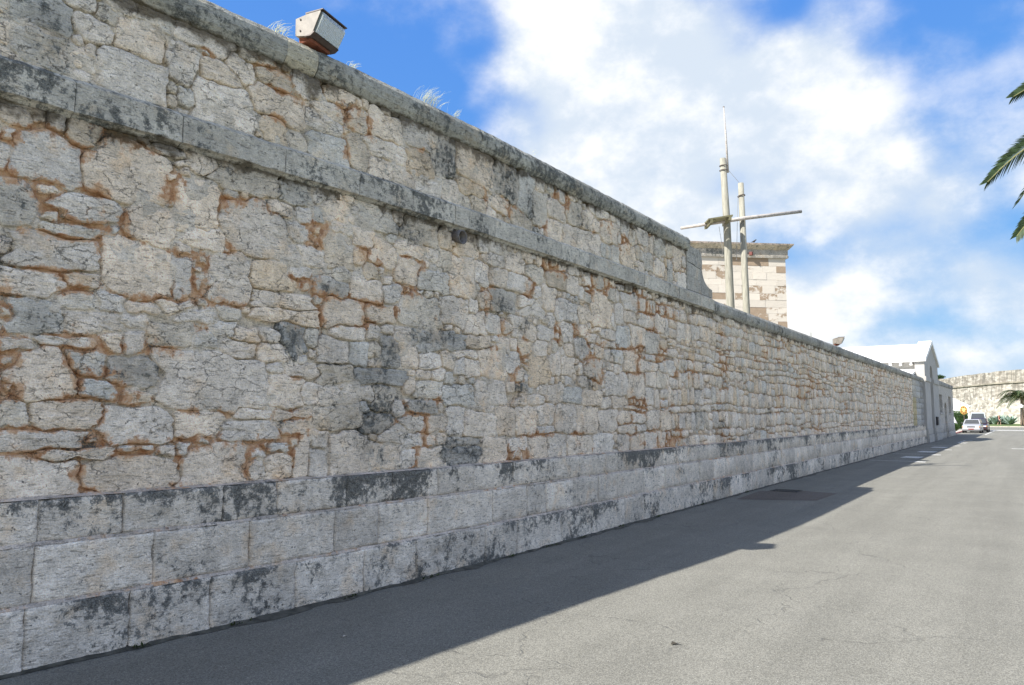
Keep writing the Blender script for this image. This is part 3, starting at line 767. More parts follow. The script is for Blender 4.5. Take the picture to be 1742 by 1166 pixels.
# bedding mortar behind and between the stones
def mortar(name, s0, s1, z0, z1, c):
    ns = int((s1 - s0) / c) + 1
    nz = int((z1 - z0) / c) + 1
    S, Z = np.meshgrid(np.linspace(s0, s1, ns), np.linspace(z0, z1, nz), indexing='ij')
    cl = clay_amount(S, Z)
    vd = void_amount(S, Z)
    o = -0.002 - 0.012 * np.clip((S - 6.5) / 5, 0, 1) - 0.022 * cl + (fbm(S * 9, Z * 9, 41, 4) - .5) * .035 - .16 * vd
    crack = np.clip((fbm(S * 2.6, Z * 2.6, 43, 3) - .44) * 8, 0, 1) * (1 - .6 * cl)
    o = o - .046 * crack
    V = np.stack([XW(S) - FACE + o, S, Z], -1).reshape(-1, 3)
    idx = np.arange(ns * nz).reshape(ns, nz)
    F = np.stack([idx[:-1, :-1], idx[1:, :-1], idx[1:, 1:], idx[:-1, 1:]], -1).reshape(-1, 4)
    g = fbm(S * 2.5, Z * 2.5, 44, 3)[..., None]
    tint = np.array([.79, .70, .575]) * (.80 + .42 * g)
    far = np.clip((S - 7) / 14, 0, 1)[..., None]
    tint = tint * (1 - .62 * far) + np.array([.46, .30, .20]) * .62 * far
    tint = tint * .94 * (1 - .25 * dark_amount(S, Z)[..., None]) * (1 - .2 * vd[..., None])  # stains, plus shade of the holes painted into the tint
    zt = np.where(Z < 4, 3.88, 4.94)
    drip = 0.75 * np.exp(-(zt - Z) / (.06 + .16 * vn(S * 2.1, S * 0, 12))) * (vn(S * 1.3, S * 0 + 5, 13) > .25)
    mask = np.stack([.05 + .42 * dark_amount(S, Z), np.clip(cl * .95, 0, 1) * (1 - .25 * np.clip((S - 10) / 8, 0, 1)), drip], -1)
    return mk(name, V, F.tolist(), M_STONE, WALL, True, tint.reshape(-1, 3), mask.reshape(-1, 3))


mortar('mortar_bed', S0, 9.0, ZP - .02, 3.90, .018)
mortar('mortar_bed', 9.0, 22.0, ZP - .02, 3.90, .035)
mortar('mortar_bed', 22.0, S1, ZP - .02, 3.90, .08)
mortar('mortar_bed', S0, PAR_END - .45, 4.16, 4.97, .025)

# solid heart of the wall (behind the facing)
ss = list(np.arange(-4, 9.1, 1.0)) + [55.4]
g = G()
for z0, z1, b0, b1, e in ((0.0, 4.15, .30, 1.08, 55.4), (4.15, 5.0, .32, .72, 14.2)):
    st = [s for s in ss if s <= e and s < e - .5] + [e]
    g.loft([[(XW(s) - b0, s, z0), (XW(s) - b0, s, z1), (XW(s) - b1, s, z1), (XW(s) - b1, s, z0)] for s in st])
M_CORE = plain('wall_core', (.42, .40, .35), .95, .2, 3, bmp=.5)
g.build('wall_core', M_CORE, WALL)


def rough_block(name, s0, s1, z0, z1, off, back, cell, seed, tone, lich, M, amp=.012, bev=.014, parent=None, clayk=.0, gap=.003, topdark=.0):
    """one dressed block: rough front grid with chipped arrises, sides running back"""
    s0 += gap
    s1 -= gap
    z0 += gap * .7
    z1 -= gap * .7
    ns = max(3, int((s1 - s0) / cell) + 1)
    nz = max(3, int((z1 - z0) / cell) + 1)
    u = np.linspace(0, 1, ns)
    w = np.linspace(0, 1, nz)
    e = min(.016 / (s1 - s0), .2)
    f = min(.016 / (z1 - z0), .2)
    u = np.concatenate([[0, e], u[1:-1], [1 - e, 1]])
    w = np.concatenate([[0, f], w[1:-1], [1 - f, 1]])
    ns, nz = len(u), len(w)
    S, Z = np.meshgrid(s0 + u * (s1 - s0), z0 + w * (z1 - z0), indexing='ij')
    o = (fbm(S * 12 + seed * 7, Z * 13, 60 + seed % 13, 4) - .5) * amp * 2.4
    edge = np.zeros(S.shape)
    edge[0, :] = edge[-1, :] = 1
    edge[:, 0] = edge[:, -1] = 1
    chip = np.clip((vn(S * 9 + seed, Z * 9, 71) - .5) * 2, 0, 1)
    o = o - edge * bev * (.5 + 2.4 * chip)
    tl = ((seed * .618) % 1 - .5) * .012
    o = o + tl
    V = np.stack([XW(S) - off + o, S, Z], -1)
    idx = np.arange(ns * nz).reshape(ns, nz)
    F = np.stack([idx[:-1, :-1], idx[1:, :-1], idx[1:, 1:], idx[:-1, 1:]], -1).reshape(-1, 4).tolist()
    loop = list(idx[:, 0]) + list(idx[-1, 1:]) + list(idx[-2::-1, -1]) + list(idx[0, -2:0:-1])
    V = V.reshape(-1, 3)
    nb = len(V)
    B = V[loop].copy()
    B[:, 0] = XW(B[:, 1]) - off - back
    V = np.vstack([V, B])
    m = len(loop)
    F += [(int(loop[i]), nb + i, nb + (i + 1) % m, int(loop[(i + 1) % m])) for i in range(m)]
    tint = np.tile(np.array(tone) * (.88 + .22 * ((seed * .7548) % 1)), (len(V), 1))
    hz = (V[:, 2] - z0) / (z1 - z0)
    l = lich + .26 * np.clip((fbm(V[:, 1] * 1.5, V[:, 2] * 2.6, 81, 4) - .5) * 4.5, -1, 1.3) + topdark * np.clip(hz - .45, 0, 1)
    cl = clayk * clay_amount(V[:, 1], V[:, 2])
    return mk(name, V, F, M, parent or WALL, True, tint, np.stack([l, cl, np.zeros(len(V))], 1))


def cellsize(s):
    return .035 if s < 7 else (.07 if s < 14 else (.16 if s < 26 else .3))


JT = [2.62, 3.19, 3.99, 4.51, 5.28, 5.9, 6.59, 7.2, 8.02, 9.69, 10.92, 12.74, 13.98, 14.77, 16.13]
JM = [1.7, 2.6, 3.41, 4.23, 5.12, 5.68, 6.4, 7.54, 8.29, 8.76, 9.46, 10.23, 10.86, 11.85]
JB = [1.85, 2.55, 3.24, 3.87, 4.68, 5.47, 6.19, 7.36, 8.02, 9.08, 9.94, 11.05, 11.8, 13.01, 14.56]


def joints(J, a, b, lo, hi, r):
    L = []
    s = J[0]
    while s > a:
        s -= r.uniform(lo, hi)
        L.insert(0, max(s, a))
    L += J
    while L[-1] < b - .3:
        L.append(min(L[-1] + r.uniform(lo, hi), b))
    L[-1] = b
    return L


rb = np.random.default_rng(5)
sd = 0
for ci, (J, z0, z1, off, lb) in enumerate(((JB, -.06, ZJ2, 0.0, .24), (JM, ZJ2 + .014, ZJ1, .030, .05), (JT, ZJ1 + .014, ZP, .055, .22))):
    L = joints(J, S0, 55.3, .62, 1.0, rb)
    for a, b in zip(L[:-1], L[1:]):
        sd += 1
        tone = np.array((.80, .72, .61)) * rb.uniform(.9, 1.05)
        li = lb + rb.choice([-.10, -.06, -.03, 0, .04, .08])
        if (ci == 2 and (a < 3.0 or 3.9 < a < 4.4 or 5.2 < a < 6.4)) or (ci == 0 and (a < 3.1 or 6 < a < 9.5)):
            li = lb + .07
        rough_block('plinth_block', a, b, z0, z1, off, .2, cellsize(a), sd, tone, li, M_BLOCK, amp=.019 if ci != 1 else .013, topdark=(.35, .0, .6)[ci])
# thin lime fillets on the plinth ledges
sv = np.concatenate([np.arange(-4, 9, .06), np.arange(9, 55.3, .4), [55.35]])
for z, a, b, up in ((ZJ2 + .004, .0, .030, .016), (ZJ1 + .004, .030, .055, .016), (ZP + .004, .055, FACE, .008)):
    V = []
    T_, M_ = [], []
    for s in sv:
        T_ += [np.array((.62, .54, .46)) * (.8 + .4 * float(vn(np.array(s * 3.0), np.array(z), 9)))] * 3
        M_ += [(.0 + .2 * float(vn(np.array(s * 5.0), np.array(z), 19)), .5 * float(vn(np.array(s * 2.0), np.array(z * 3), 29)), 0)] * 3
        j = (float(vn(np.array(s * 6), np.array(z), 5)) - .5) * .016
        V += [(XW(s) - a - .012, s, z - .004), (XW(s) - b - .004 + .008, s, z + up + j), (XW(s) - b - .1, s, z + up + j)]
    F = []
    for i in range(len(sv) - 1):
        for q in range(2):
            F.append((i * 3 + q, i * 3 + q + 1, (i + 1) * 3 + q + 1, (i + 1) * 3 + q))
    mk('mortar_fillet', V, F, M_BLOCK, WALL, True, np.array(T_), np.array(M_))


def profile_block(name, prof, s0, s1, cell, seed, tone, lich, M, amp=.006, gap=.0015, parent=None, drip=.0):
    """a length of moulded course: profile in (offset from the rubble face, z) swept along the wall"""
    s0 += gap
    s1 -= gap
    ns = max(2, int((s1 - s0) / cell) + 1)
    sv_ = np.linspace(s0, s1, ns)
    e = min(.012, (s1 - s0) * .2)
    sv_ = np.concatenate([[s0], [s0 + e], sv_[1:-1], [s1 - e], [s1]])
    P = []
    for (o0, z0), (o1, z1) in zip(prof[:-1], prof[1:]):
        k = max(1, int(math.hypot(o1 - o0, z1 - z0) / max(cell, .04)))
        if P:
            P.append((o0, z0))
        for i in range(k):
            P.append((o0 + (o1 - o0) * i / k, z0 + (z1 - z0) * i / k))
    P.append(prof[-1])
    P = np.array(P)
    m = len(P)
    V = []
    for i, s in enumerate(sv_):
        end = 1 if i in (0, len(sv_) - 1) else 0
        n = (fbm(np.full(m, s * 13 + seed * 3.1), P[:, 1] * 13 + P[:, 0] * 9, 33, 4) - .5) * amp * 2.2
        n2 = (fbm(np.full(m, s * 11 + 50), P[:, 1] * 12 + P[:, 0] * 9, 34, 3) - .5) * amp * 2
        chip = float(vn(np.array(s * 7.0), np.array(seed * .37), 37))
        out = P[:, 0] - end * .004 + np.where(P[:, 0] > -.05, n - .012 * max(0, chip - .6) * 2.5, 0)
        V.append(np.stack([XW(s) - FACE + out, np.full(m, s), P[:, 1] + n2 * (P[:, 0] > -.05)], 1))
    V = np.concatenate(V)
    F = []
    nn = len(sv_)
    for i in range(nn - 1):
        for q in range(m):
            q2 = (q + 1) % m
            if abs(P[q] - P[q2]).sum() < 1e-9:
                continue
            F.append((i * m + q, i * m + q2, (i + 1) * m + q2, (i + 1) * m + q))
    F.append(tuple(range(m)))
    F.append(tuple((nn - 1) * m + q for q in range(m))[::-1])
    tint = np.tile(np.array(tone) * (.86 + .26 * ((seed * .618) % 1)), (len(V), 1))
    l = lich + .14 * np.clip((fbm(V[:, 1] * 1.7, V[:, 2] * 2 + seed * .01, 83, 3) - .5) * 4, -1, 1.5)
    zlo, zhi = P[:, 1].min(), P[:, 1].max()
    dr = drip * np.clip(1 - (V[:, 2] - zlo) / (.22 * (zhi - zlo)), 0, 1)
    return mk(name, V, F, M, parent or WALL, True, tint, np.stack([l, np.zeros(len(V)), dr], 1))


STRING = [(-.15, 3.875), (.004, 3.878), (.030, 3.905), (.064, 3.915), (.068, 4.135), (.0, 4.185), (-.15, 4.19)]
LOWCOPE = [(-.15, 3.855), (.004, 3.86), (.03, 3.885), (.062, 3.93), (.075, 4.0), (.066, 4.08), (.03, 4.14), (-.04, 4.172), (-.30, 4.19), (-.75, 4.20), (-.75, 4.0)]
COPE = [(-.15, 4.945), (.0, 4.95), (.022, 4.97), (.058, 5.02), (.074, 5.09), (.066, 5.16), (.03, 5.215), (-.04, 5.24), (-.28, 5.25), (-.62, 5.25), (-.62, 4.98), (-.2, 4.96)]
JS = [2.71, 3.52, 4.5, 5.38, 6.15, 6.86, 7.11, 7.64, 8.6, 9.26, 10.09, 11.32, 12.1]
L = joints(JS, S0, 15.72, .7, 1.0, rb)
for i, (a, b) in enumerate(zip(L[:-1], L[1:])):
    dk = rb.choice([-.08, 0, .06, .16])
    if 4.9 < a < 7:
        dk = .22
    if abs(a - 6.86) < .01:
        dk = -.25
    if a > 10:
        dk -= .12
    profile_block('string_course_block', STRING, a, b, cellsize(a), i + 3, np.array((.60, .565, .49)), .05 + dk, M_COPE, drip=.7)
L = joints([15.72], 15.72, 55.4, .9, 1.3, rb)
for i, (a, b) in enumerate(zip(L[:-1], L[1:])):
    profile_block('coping_block', LOWCOPE, a, b, cellsize(a), i + 40, np.array((.42, .41, .37)), .10 + rb.choice([-.06, 0, .1]), M_COPE, drip=.6)
L = joints([1.6, 3.05, 4.48, 4.84, 6.2, 7.35, 8.6, 9.9, 11.2, 12.4, 13.5], S0, 14.32, .9, 1.4, rb)
for i, (a, b) in enumerate(zip(L[:-1], L[1:])):
    pale = abs(a - 4.48) < .01
    profile_block('coping_block', COPE, a, b, cellsize(a), i + 90, np.array((.50, .46, .36)) if pale else np.array((.44, .43, .38)), -.30 if pale else .20, M_COPE, drip=.75, amp=.007)

# stepped end of the parapet: squared stones and a hollowed scroll piece
def end_stone(poly, seed, li=.05):
    def tof(u, v, d):
        return (XW(u) - FACE + .012 - d, u, v)
    g = G().slab(poly, [], 0.0, .56, tof)
    V = np.array(g.v)
    n = len(V)
    return mk('parapet_end_stone', V, g.f, M_BLOCK, WALL, False, np.array((.50, .48, .43)) * (.9 + .2 * ((seed * .618) % 1)), np.tile([li, 0, 0], (n, 1)))


end_stone([(14.27, 4.75), (14.72, 4.74), (14.72, 4.94), (14.27, 4.945)], 1, .18)
end_stone([(14.33, 4.95), (14.72, 4.95), (14.72, 5.08), (14.33, 5.10)], 6, .2)
end_stone([(14.73, 4.72), (15.10, 4.70), (15.13, 4.86), (15.08, 5.04), (14.95, 5.08), (14.73, 5.08)], 2, .22)
end_stone([(14.27, 4.47), (14.98, 4.46), (14.98, 4.69), (14.27, 4.74)], 3, .1)
end_stone([(14.27, 4.19), (15.05, 4.19), (15.05, 4.455), (14.27, 4.465)], 4, -.05)
arc = [(15.12 + .58 * (1 - math.cos(t)), 4.69 - .33 * math.sin(t)) for t in np.linspace(0, math.pi / 2, 8)]
end_stone([(15.06, 4.19), (15.71, 4.19)] + arc[::-1] + [(14.99, 4.695), (14.99, 4.46), (15.06, 4.455)], 5, .0)

# clay spout let into the wall under the string course
M_CLAY = plain('glazed_clay', (.13, .115, .105), .45, .3, 30)
g = G()
p0 = np.array([XW(6.9) - FACE - .25, 6.90, 3.835])
p1 = np.array([XW(6.9) - FACE + .10, 6.95, 3.775])
dv = p1 - p0
rings = []
for (t, r) in ((0, .07), (.8, .07), (.86, .082), (1.0, .085), (1.0, .070), (.3, .068)):
    c = p0 + dv * t
    rings.append([(c[0] + .25 * r * math.sin(a) * 0, c[1] + r * math.cos(a), c[2] + r * math.sin(a)) for a in np.linspace(0, 2 * math.pi, 18, endpoint=False)])
g.loft(rings, cap=False)
g.add([rings[-1][i] for i in range(18)], [tuple(range(18))])
g.build('clay_spout', M_CLAY, WALL, True)

# dressed blocks at the far end of the rubble: a yellowish strip of quoins and a smooth pier
z = ZP
i = 0
while z < 3.82:
    h = [.34, .3, .38][i % 3]
    z1 = min(z + h, 3.86)
    rough_block('quoin_block', S1 - .1, S1 + 1.5, z, z1, .11, .3, .3, 300 + i, (.52, .45, .28) if z < 2.6 else (.55, .52, .46), -.1, M_BLOCK, amp=.006)
    rough_block('pier_block', S1 + 1.5, S1 + 3.6, z, z1, .105, .3, .3, 330 + i, (.52, .51, .48), -.02 + .2 * (i % 3 == 1), M_BLOCK, amp=.006)
    rough_block('pier_block', S1 + 3.6, 55.4, z, z1, .105, .3, .3, 360 + i, (.40, .39, .37), .1, M_BLOCK, amp=.006)
    z = z1
    i += 1

# ------------------------------------------------------------------ ground, road and pavements
def asphalt(name, base, crack=1.0, wear=1.0):
    m, t, b = newmat(name)
    p = pos(t)
    ag = t.nodes.new('ShaderNodeTexVoronoi')
    t.links.new(p, ag.inputs['Vector'])
    ag.inputs['Scale'].default_value = 120
    agc = sstep(t, ag.outputs['Color'], 0.05, 0.95, .68, 1.36)
    f1 = sstep(t, noise(t, p, 130, 3, .6).outputs['Fac'], .3, .7, .8, 1.18)
    f2 = sstep(t, noise(t, p, 1.1, 6, .62).outputs['Fac'], .3, .7, .94, 1.06)
    f3 = sstep(t, noise(t, vmul(t, p, (1.6, .09, 1)), 1.0, 4, .6).outputs['Fac'], .3, .7, .91, 1.07)
    f = mth(t, 'MULTIPLY', mth(t, 'MULTIPLY', agc, f1), mth(t, 'MULTIPLY', f2, f3))
    # pale stone chips polished by tyres
    ch = t.nodes.new('ShaderNodeTexVoronoi')
    t.links.new(p, ch.inputs['Vector'])
    ch.inputs['Scale'].default_value = 26
    chm = mth(t, 'MULTIPLY', sstep(t, ch.outputs['Distance'], .09, .15, 1, 0), sstep(t, ch.outputs['Color'], .72, .76))
    sc = t.nodes.new('ShaderNodeVectorMath')
    sc.operation = 'SCALE'
    sc.inputs[0].default_value = base
    t.links.new(f, sc.inputs['Scale'])
    col = mixc(t, mth(t, 'MULTIPLY', chm, .6), sc.outputs[0], (.55, .54, .5))
    # hairline cracks
    wv_ = noise(t, p, 1.4, 3, .65)
    off = t.nodes.new('ShaderNodeVectorMath')
    off.operation = 'MULTIPLY_ADD'
    t.links.new(wv_.outputs['Color'], off.inputs[0])
    off.inputs[1].default_value = (.9, .9, 0)
    t.links.new(p, off.inputs[2])
    cr = t.nodes.new('ShaderNodeTexVoronoi')
    cr.feature = 'DISTANCE_TO_EDGE'
    t.links.new(off.outputs[0], cr.inputs['Vector'])
    cr.inputs['Scale'].default_value = .55
    cm = mth(t, 'MULTIPLY', sstep(t, cr.outputs['Distance'], .002, .008, 1, 0), sstep(t, noise(t, p, .7, 3, .6).outputs['Fac'], .44, .56))
    cm = mth(t, 'MULTIPLY', cm, sstep(t, noise(t, p, 6, 3).outputs['Fac'], .36, .56))
    col = mixc(t, mth(t, 'MULTIPLY', cm, .28 * crack), col, (.03, .03, .03))
    # faint oil and damp stains
    st = sstep(t, noise(t, p, .45, 3, .65).outputs['Fac'], .56, .75, 0, .12 * wear)
    col = mixc(t, st, col, (.05, .052, .052))
    t.links.new(col, b.inputs['Base Color'])
    b.inputs['Roughness'].default_value = .9
    b.inputs['Specular IOR Level'].default_value = .25
    h = mth(t, 'SUBTRACT', mth(t, 'ADD', ag.outputs['Distance'], f1), mth(t, 'MULTIPLY', cm, 2.0))
    bump(t, b, h, .5, .006)
    return m


M_ROAD = asphalt('old_asphalt', (.186, .181, .157))
M_PATCH = asphalt('asphalt_patch', (.130, .113, .098), 0.0, .5)
M_PAVE = plain('pale_concrete', (.46, .42, .36), .9, .15, 3, bmp=.3)
M_PINK = plain('red_kerb_paint', (.42, .16, .14), .7, .2, 5)
M_LAWN = plain('lawn_soil', (.09, .13, .035), .95, .3, .8, bmp=.3)
M_YARD = plain('yard_gravel', (.34, .31, .26), .95, .25, 2, bmp=.4)


def m_paint():
    m, t, b = newmat('road_paint')
    p = pos(t)
    w = sstep(t, noise(t, p, 16, 6, .7).outputs['Fac'], .42, .58)
    col = mixc(t, w, (.30, .30, .28), (.72, .71, .67))
    t.links.new(col, b.inputs['Base Color'])
    b.inputs['Roughness'].default_value = .75
    return m


M_PAINT = m_paint()


def sheet(name, x0, x1, y0, y1, z, mat, nx=1, ny=1, rag=0.0):
    V = []
    for j in range(ny + 1):
        for i in range(nx + 1):
            V.append((x0 + (x1 - x0) * i / nx, y0 + (y1 - y0) * j / ny, z))
    F = [(j * (nx + 1) + i, j * (nx + 1) + i + 1, (j + 1) * (nx + 1) + i + 1, (j + 1) * (nx + 1) + i) for j in range(ny) for i in range(nx)]
    return tag(mk(name, V, F, mat), kind='structure')


sheet('ground', -900, 900, -400, 1500, -.10, M_YARD)
sheet('road', -1.3, 9.4, -60, 106.0, 0.0, M_ROAD, 6, 60)
sheet('crossing_road', -60, 70, 106.0, 141.0, -.004, M_ROAD, 10, 6)
sheet('pavement', 9.55, 11.5, -60, 103, .12, M_PAVE)
sheet('lawn', 11.5, 70, -60, 103, .10, M_LAWN)
sheet('lawn', -60, 70, 141.3, 300, .11, M_LAWN)
sheet('lawn', -60, -2.35, 80.4, 105, .05, M_LAWN)
sheet('pavement', -2.3, -.62, 79.9, 105, .10, M_PAVE)
g = G()
for y in np.arange(-60, 103, 1.5):
    g.bbox(9.4, 9.56, y + .004, y + 1.496, -.05, .125, .015)
tag(g.build('kerb', M_PAVE), kind='structure')
g = G()
for y in np.arange(79.95, 104.9, 1.0):
    g.bbox(-.62, -.48, y + .004, y + .996, -.05, .12, .012)
tag(g.build('kerb', M_PINK), kind='structure')
g = G()
for x in np.arange(-60, 70, 1.5):
    g.bbox(x + .004, x + 1.496, 141.0, 141.3, -.05, .12, .02)
tag(g.build('kerb', M_PAVE), kind='structure')


def mark(name, pts, z=.005):
    return tag(mk(name, [(x, y, z) for x, y in pts], [tuple(range(len(pts)))], M_PAINT), kind='structure')


def bar(x0, x1, y0, y1):
    return [(x0, y0), (x1, y0), (x1, y1), (x0, y1)]


# parking bays along the wall: cross lines, worn letters blocks, corner ticks
for y in (32.4, 38.6, 44.6, 50.6):
    mark('bay_line', bar(.05, 1.95, y, y + .13))
    mark('bay_tick', bar(1.62, 1.98, y - .45, y - .05))
for y in (35.2, 41.0, 47.2):
    mark('bay_mark', [(.75, y), (1.45, y - .2), (1.55, y + 1.1), (.85, y + 1.3)])
for y in (55.3, 56.6, 62):
    mark('bay_tick', bar(1.6, 1.98, y, y + .5))
mark('bay_line', [(1.45, 56.2), (1.56, 56.2), (1.62, 62), (1.5, 62)])
mark('edge_line', [(1.92, 82), (2.06, 82), (2.14, 105), (2.0, 105)])
mark('stop_line', bar(1.0, 9.2, 104.9, 105.6))
mark('give_way_line', bar(-.4, 9.2, 107.0, 110.5))
mark('centre_bar', bar(4.45, 6.2, 47.6, 48.1))
# repair patch and gully by the wall
mk_p = [(.12, 15.75), (1.55, 16.4), (1.62, 18.15), (.85, 18.35), (.02, 17.75)]
tag(mk('asphalt_patch', [(x, y, .004) for x, y in mk_p], [tuple(range(5))], M_PATCH), kind='structure')

# gutter grime where the asphalt meets the wall foot
M_GRIME = plain('gutter_grit', (.075, .072, .058), .98, .45, 9, bmp=.8)
V = []
gy = np.concatenate([np.arange(-4, 12, .12), np.arange(12, 55, .5)])
for y in gy:
    w = .012 + .34 * max(0, float(fbm(np.array(y * 2.3), np.array(3.0), 8, 4)) - .35) ** 1.2
    V += [(XW(y) - .03, y, .030), (XW(y) + .012, y, .016 + .012 * float(vn(np.array(y * 9), np.array(1.), 2))), (XW(y) + w, y, .0035)]
F = []
for i in range(len(gy) - 1):
    for q in range(2):
        F.append((i * 3 + q, i * 3 + q + 1, (i + 1) * 3 + q + 1, (i + 1) * 3 + q))
tag(mk('gutter_grit', V, F, M_GRIME, None, True), 'thin dark line of grit and moss along the wall foot', 'grit', kind='stuff')

M_IRON = plain('cast_iron', (.035, .033, .032), .6, .3, 20, metal=.3)
t_ = root('drain_grate', 'small dark iron drain grate in the asphalt near the wall foot', 'drain', (.52, 18.15, .004))
g = G()
for (a, b, c, d) in ((.22, .82, 17.9, 17.93), (.22, .82, 18.37, 18.40), (.22, .25, 17.93, 18.37), (.79, .82, 17.93, 18.37)):
    g.box(a, b, c, d, .005, .012)
g.build('frame', M_IRON, t_)
for i in range(7):
    G().box(.30 + i * .066, .33 + i * .066, 17.96, 18.34, .008, .011).build('grate_bar', M_IRON, t_)
G().box(.25, .79, 17.93, 18.37, .0055, .0075).build('sump', plain('sump_black', (.01, .01, .01), .9), t_)

# weeds in the gutter
M_WEED = plain('weed_leaf', (.06, .085, .025), .7, .4, 20)
rw = random.Random(9)
V, F = [], []
for i in range(11):
    y = [3.3, 4.1, 5.25, 6.4, 7.9, 8.8, 9.6, 10.9, 12.3, 14.4, 17.2][i]
    for _ in range(26):
        az = rw.uniform(-1.5, 1.5)
        el = rw.uniform(.2, 1.2)
        L_ = rw.uniform(.015, .05)
        c = Vector((float(XW(y)) + .015 + rw.uniform(0, .03), y + rw.gauss(0, .06), .008))
        d = Vector((math.cos(az) * math.cos(el), math.sin(az) * math.cos(el), math.sin(el)))
        sd2 = Vector((-math.sin(az), math.cos(az), 0)) * L_ * .22
        k = len(V)
        V += [c, c + d * L_ * .5 + sd2, c + d * L_, c + d * L_ * .5 - sd2]
        F.append((k, k + 1, k + 2, k + 3))
tag(mk('gutter_weeds', V, F, M_WEED), 'tiny green weeds in the gutter at the foot of the plinth', 'weeds', kind='stuff')

# bits of litter on the asphalt
M_LEAF = plain('dry_leaf', (.05, .042, .028), .8, .3, 40)
for i, (x, y, sz, lab) in enumerate(((2.87, 5.59, .035, 'small dark fallen leaf on the sunlit asphalt near the camera'), (.68, 4.35, .02, 'tiny pale scrap on the shaded asphalt near the wall foot'))):
    a = random.uniform(0, 3)
    V = [(x + sz * math.cos(a + t) * (1.4 if k % 2 else .6), y + sz * math.sin(a + t) * (1.4 if k % 2 else .6), .006 + .004 * (k % 3)) for k, t in enumerate(np.linspace(0, 5.2, 6))]
    tag(mk('fallen_leaf' if i == 0 else 'paper_scrap', V + [(x, y, .008)], [(k, (k + 1) % 6, 6) for k in range(6)], M_LEAF if i == 0 else M_PAVE), lab, 'leaf' if i == 0 else 'scrap')

# ------------------------------------------------------------------ flood lamps on the coping
M_BEIGE = plain('beige_housing', (.235, .21, .18), .55, .18, 12)
M_BROWN = plain('brown_metal', (.085, .06, .05), .5, .25, 14)
M_RUST = plain('rusty_plate', (.20, .065, .035), .85, .35, 16)
M_WHITE = plain('white_paint', (.80, .79, .77), .6, .05, 3)
mg, tg_, bgl = newmat('prismatic_glass')
bgl.inputs['Base Color'].default_value = (.40, .46, .46, 1)
bgl.inputs['Roughness'].default_value = .18
bgl.inputs['Transmission Weight'].default_value = .45
bgl.inputs['IOR'].default_value = 1.45
wvn = tg_.nodes.new('ShaderNodeTexWave')
tg_.links.new(vmul(tg_, pos(tg_), (1, 1, 1)), wvn.inputs['Vector'])
wvn.bands_direction = 'Z'
wvn.inputs['Scale'].default_value = 30
bump(tg_, bgl, wvn.outputs['Fac'], .3, .01)
M_LENS = mg


def floodlight(label, loc, rz, sc=1.0):
    """wall-pack lamp: back box, wedge front shell, sloped glass, brow and sill, fixing plate. local x is its front"""
    t = root('floodlight', label, 'floodlight', loc, rz, 'flood lamps on the coping')
    t.scale = (sc, sc * 1.04, sc * .90)
    w = .235

    def prism(poly, y0, y1):
        return G().slab(poly, [], y0, y1, lambda u, v, d: (u, d, v))
    prism([(-.17, .03), (-.02, .0), (-.02, .30), (-.17, .27)], -w, w).build('back_box', M_BEIGE, t, local=True)
    # side cheeks and shell of the wedge
    for s in (-1, 1):
        prism([(-.018, .0), (.075, .0), (.20, .30), (.19, .325), (-.018, .315)], s * w - .008, s * w + .008).build('side_cheek', M_BEIGE, t, local=True)
    prism([(-.018, .303), (.195, .315), (.235, .318), (.235, .330), (-.018, .322)], -w - .012, w + .012).build('brow', M_BROWN, t, local=True)
    prism([(-.018, -.014), (.06, -.014), (.115, .028), (.105, .045), (.07, .008), (-.018, -.001)], -w - .012, w + .012).build('sill', M_BROWN, t, local=True)
    le = prism([(.085, .035), (.125, .03), (.225, .235), (.212, .30), (.19, .30)], -w + .014, w - .014).build('lens', M_LENS, t, local=True)
    prism([(.065, .04), (.08, .045), (.175, .29), (.16, .29)], -w + .03, w - .03).build('reflector', M_WHITE, t, local=True)
    prism([(-.15, -.05), (.02, -.05), (.03, -.013), (-.15, .028)], -w * .8, w * .8).build('fixing_plate', M_RUST, t, local=True)
    for z in (.09, .25):
        G().tube([(-.1, -w - .012, z), (-.1, -w + .01, z)], .012, 8).build('screw', M_BROWN, t, local=True)
    return t


floodlight('large beige flood lamp with prismatic glass on the parapet coping, nearest the camera', (-.36, 4.86, 5.285), R(12), .78)
floodlight('small beige flood lamp on the low coping, before the white roof', (-.26, 28.9, 4.23), R(20), .85)

# ------------------------------------------------------------------ grass tufts on the coping
def leafy(name, col, trans, var=.25, scale=20):
    """thin leaf: diffuse with light passing through"""
    m, t, b = newmat(name)
    n = noise(t, pos(t), scale, 2)
    f = sstep(t, n.outputs['Fac'], .3, .7, 1 - var, 1 + var)
    hs = t.nodes.new('ShaderNodeVectorMath')
    hs.operation = 'SCALE'
    hs.inputs[0].default_value = col
    t.links.new(f, hs.inputs['Scale'])
    t.links.new(hs.outputs[0], b.inputs['Base Color'])
    b.inputs['Roughness'].default_value = .5
    b.inputs['Specular IOR Level'].default_value = .3
    tr = t.nodes.new('ShaderNodeBsdfTranslucent')
    t.links.new(hs.outputs[0], tr.inputs[0])
    mx = t.nodes.new('ShaderNodeMixShader')
    mx.inputs[0].default_value = trans
    t.links.new(b.outputs[0], mx.inputs[1])
    t.links.new(tr.outputs[0], mx.inputs[2])
    t.links.new(mx.outputs[0], t.nodes['Material Output'].inputs['Surface'])
    return m


M_GRASS = leafy('bleached_grass', (.62, .60, .34), .45)


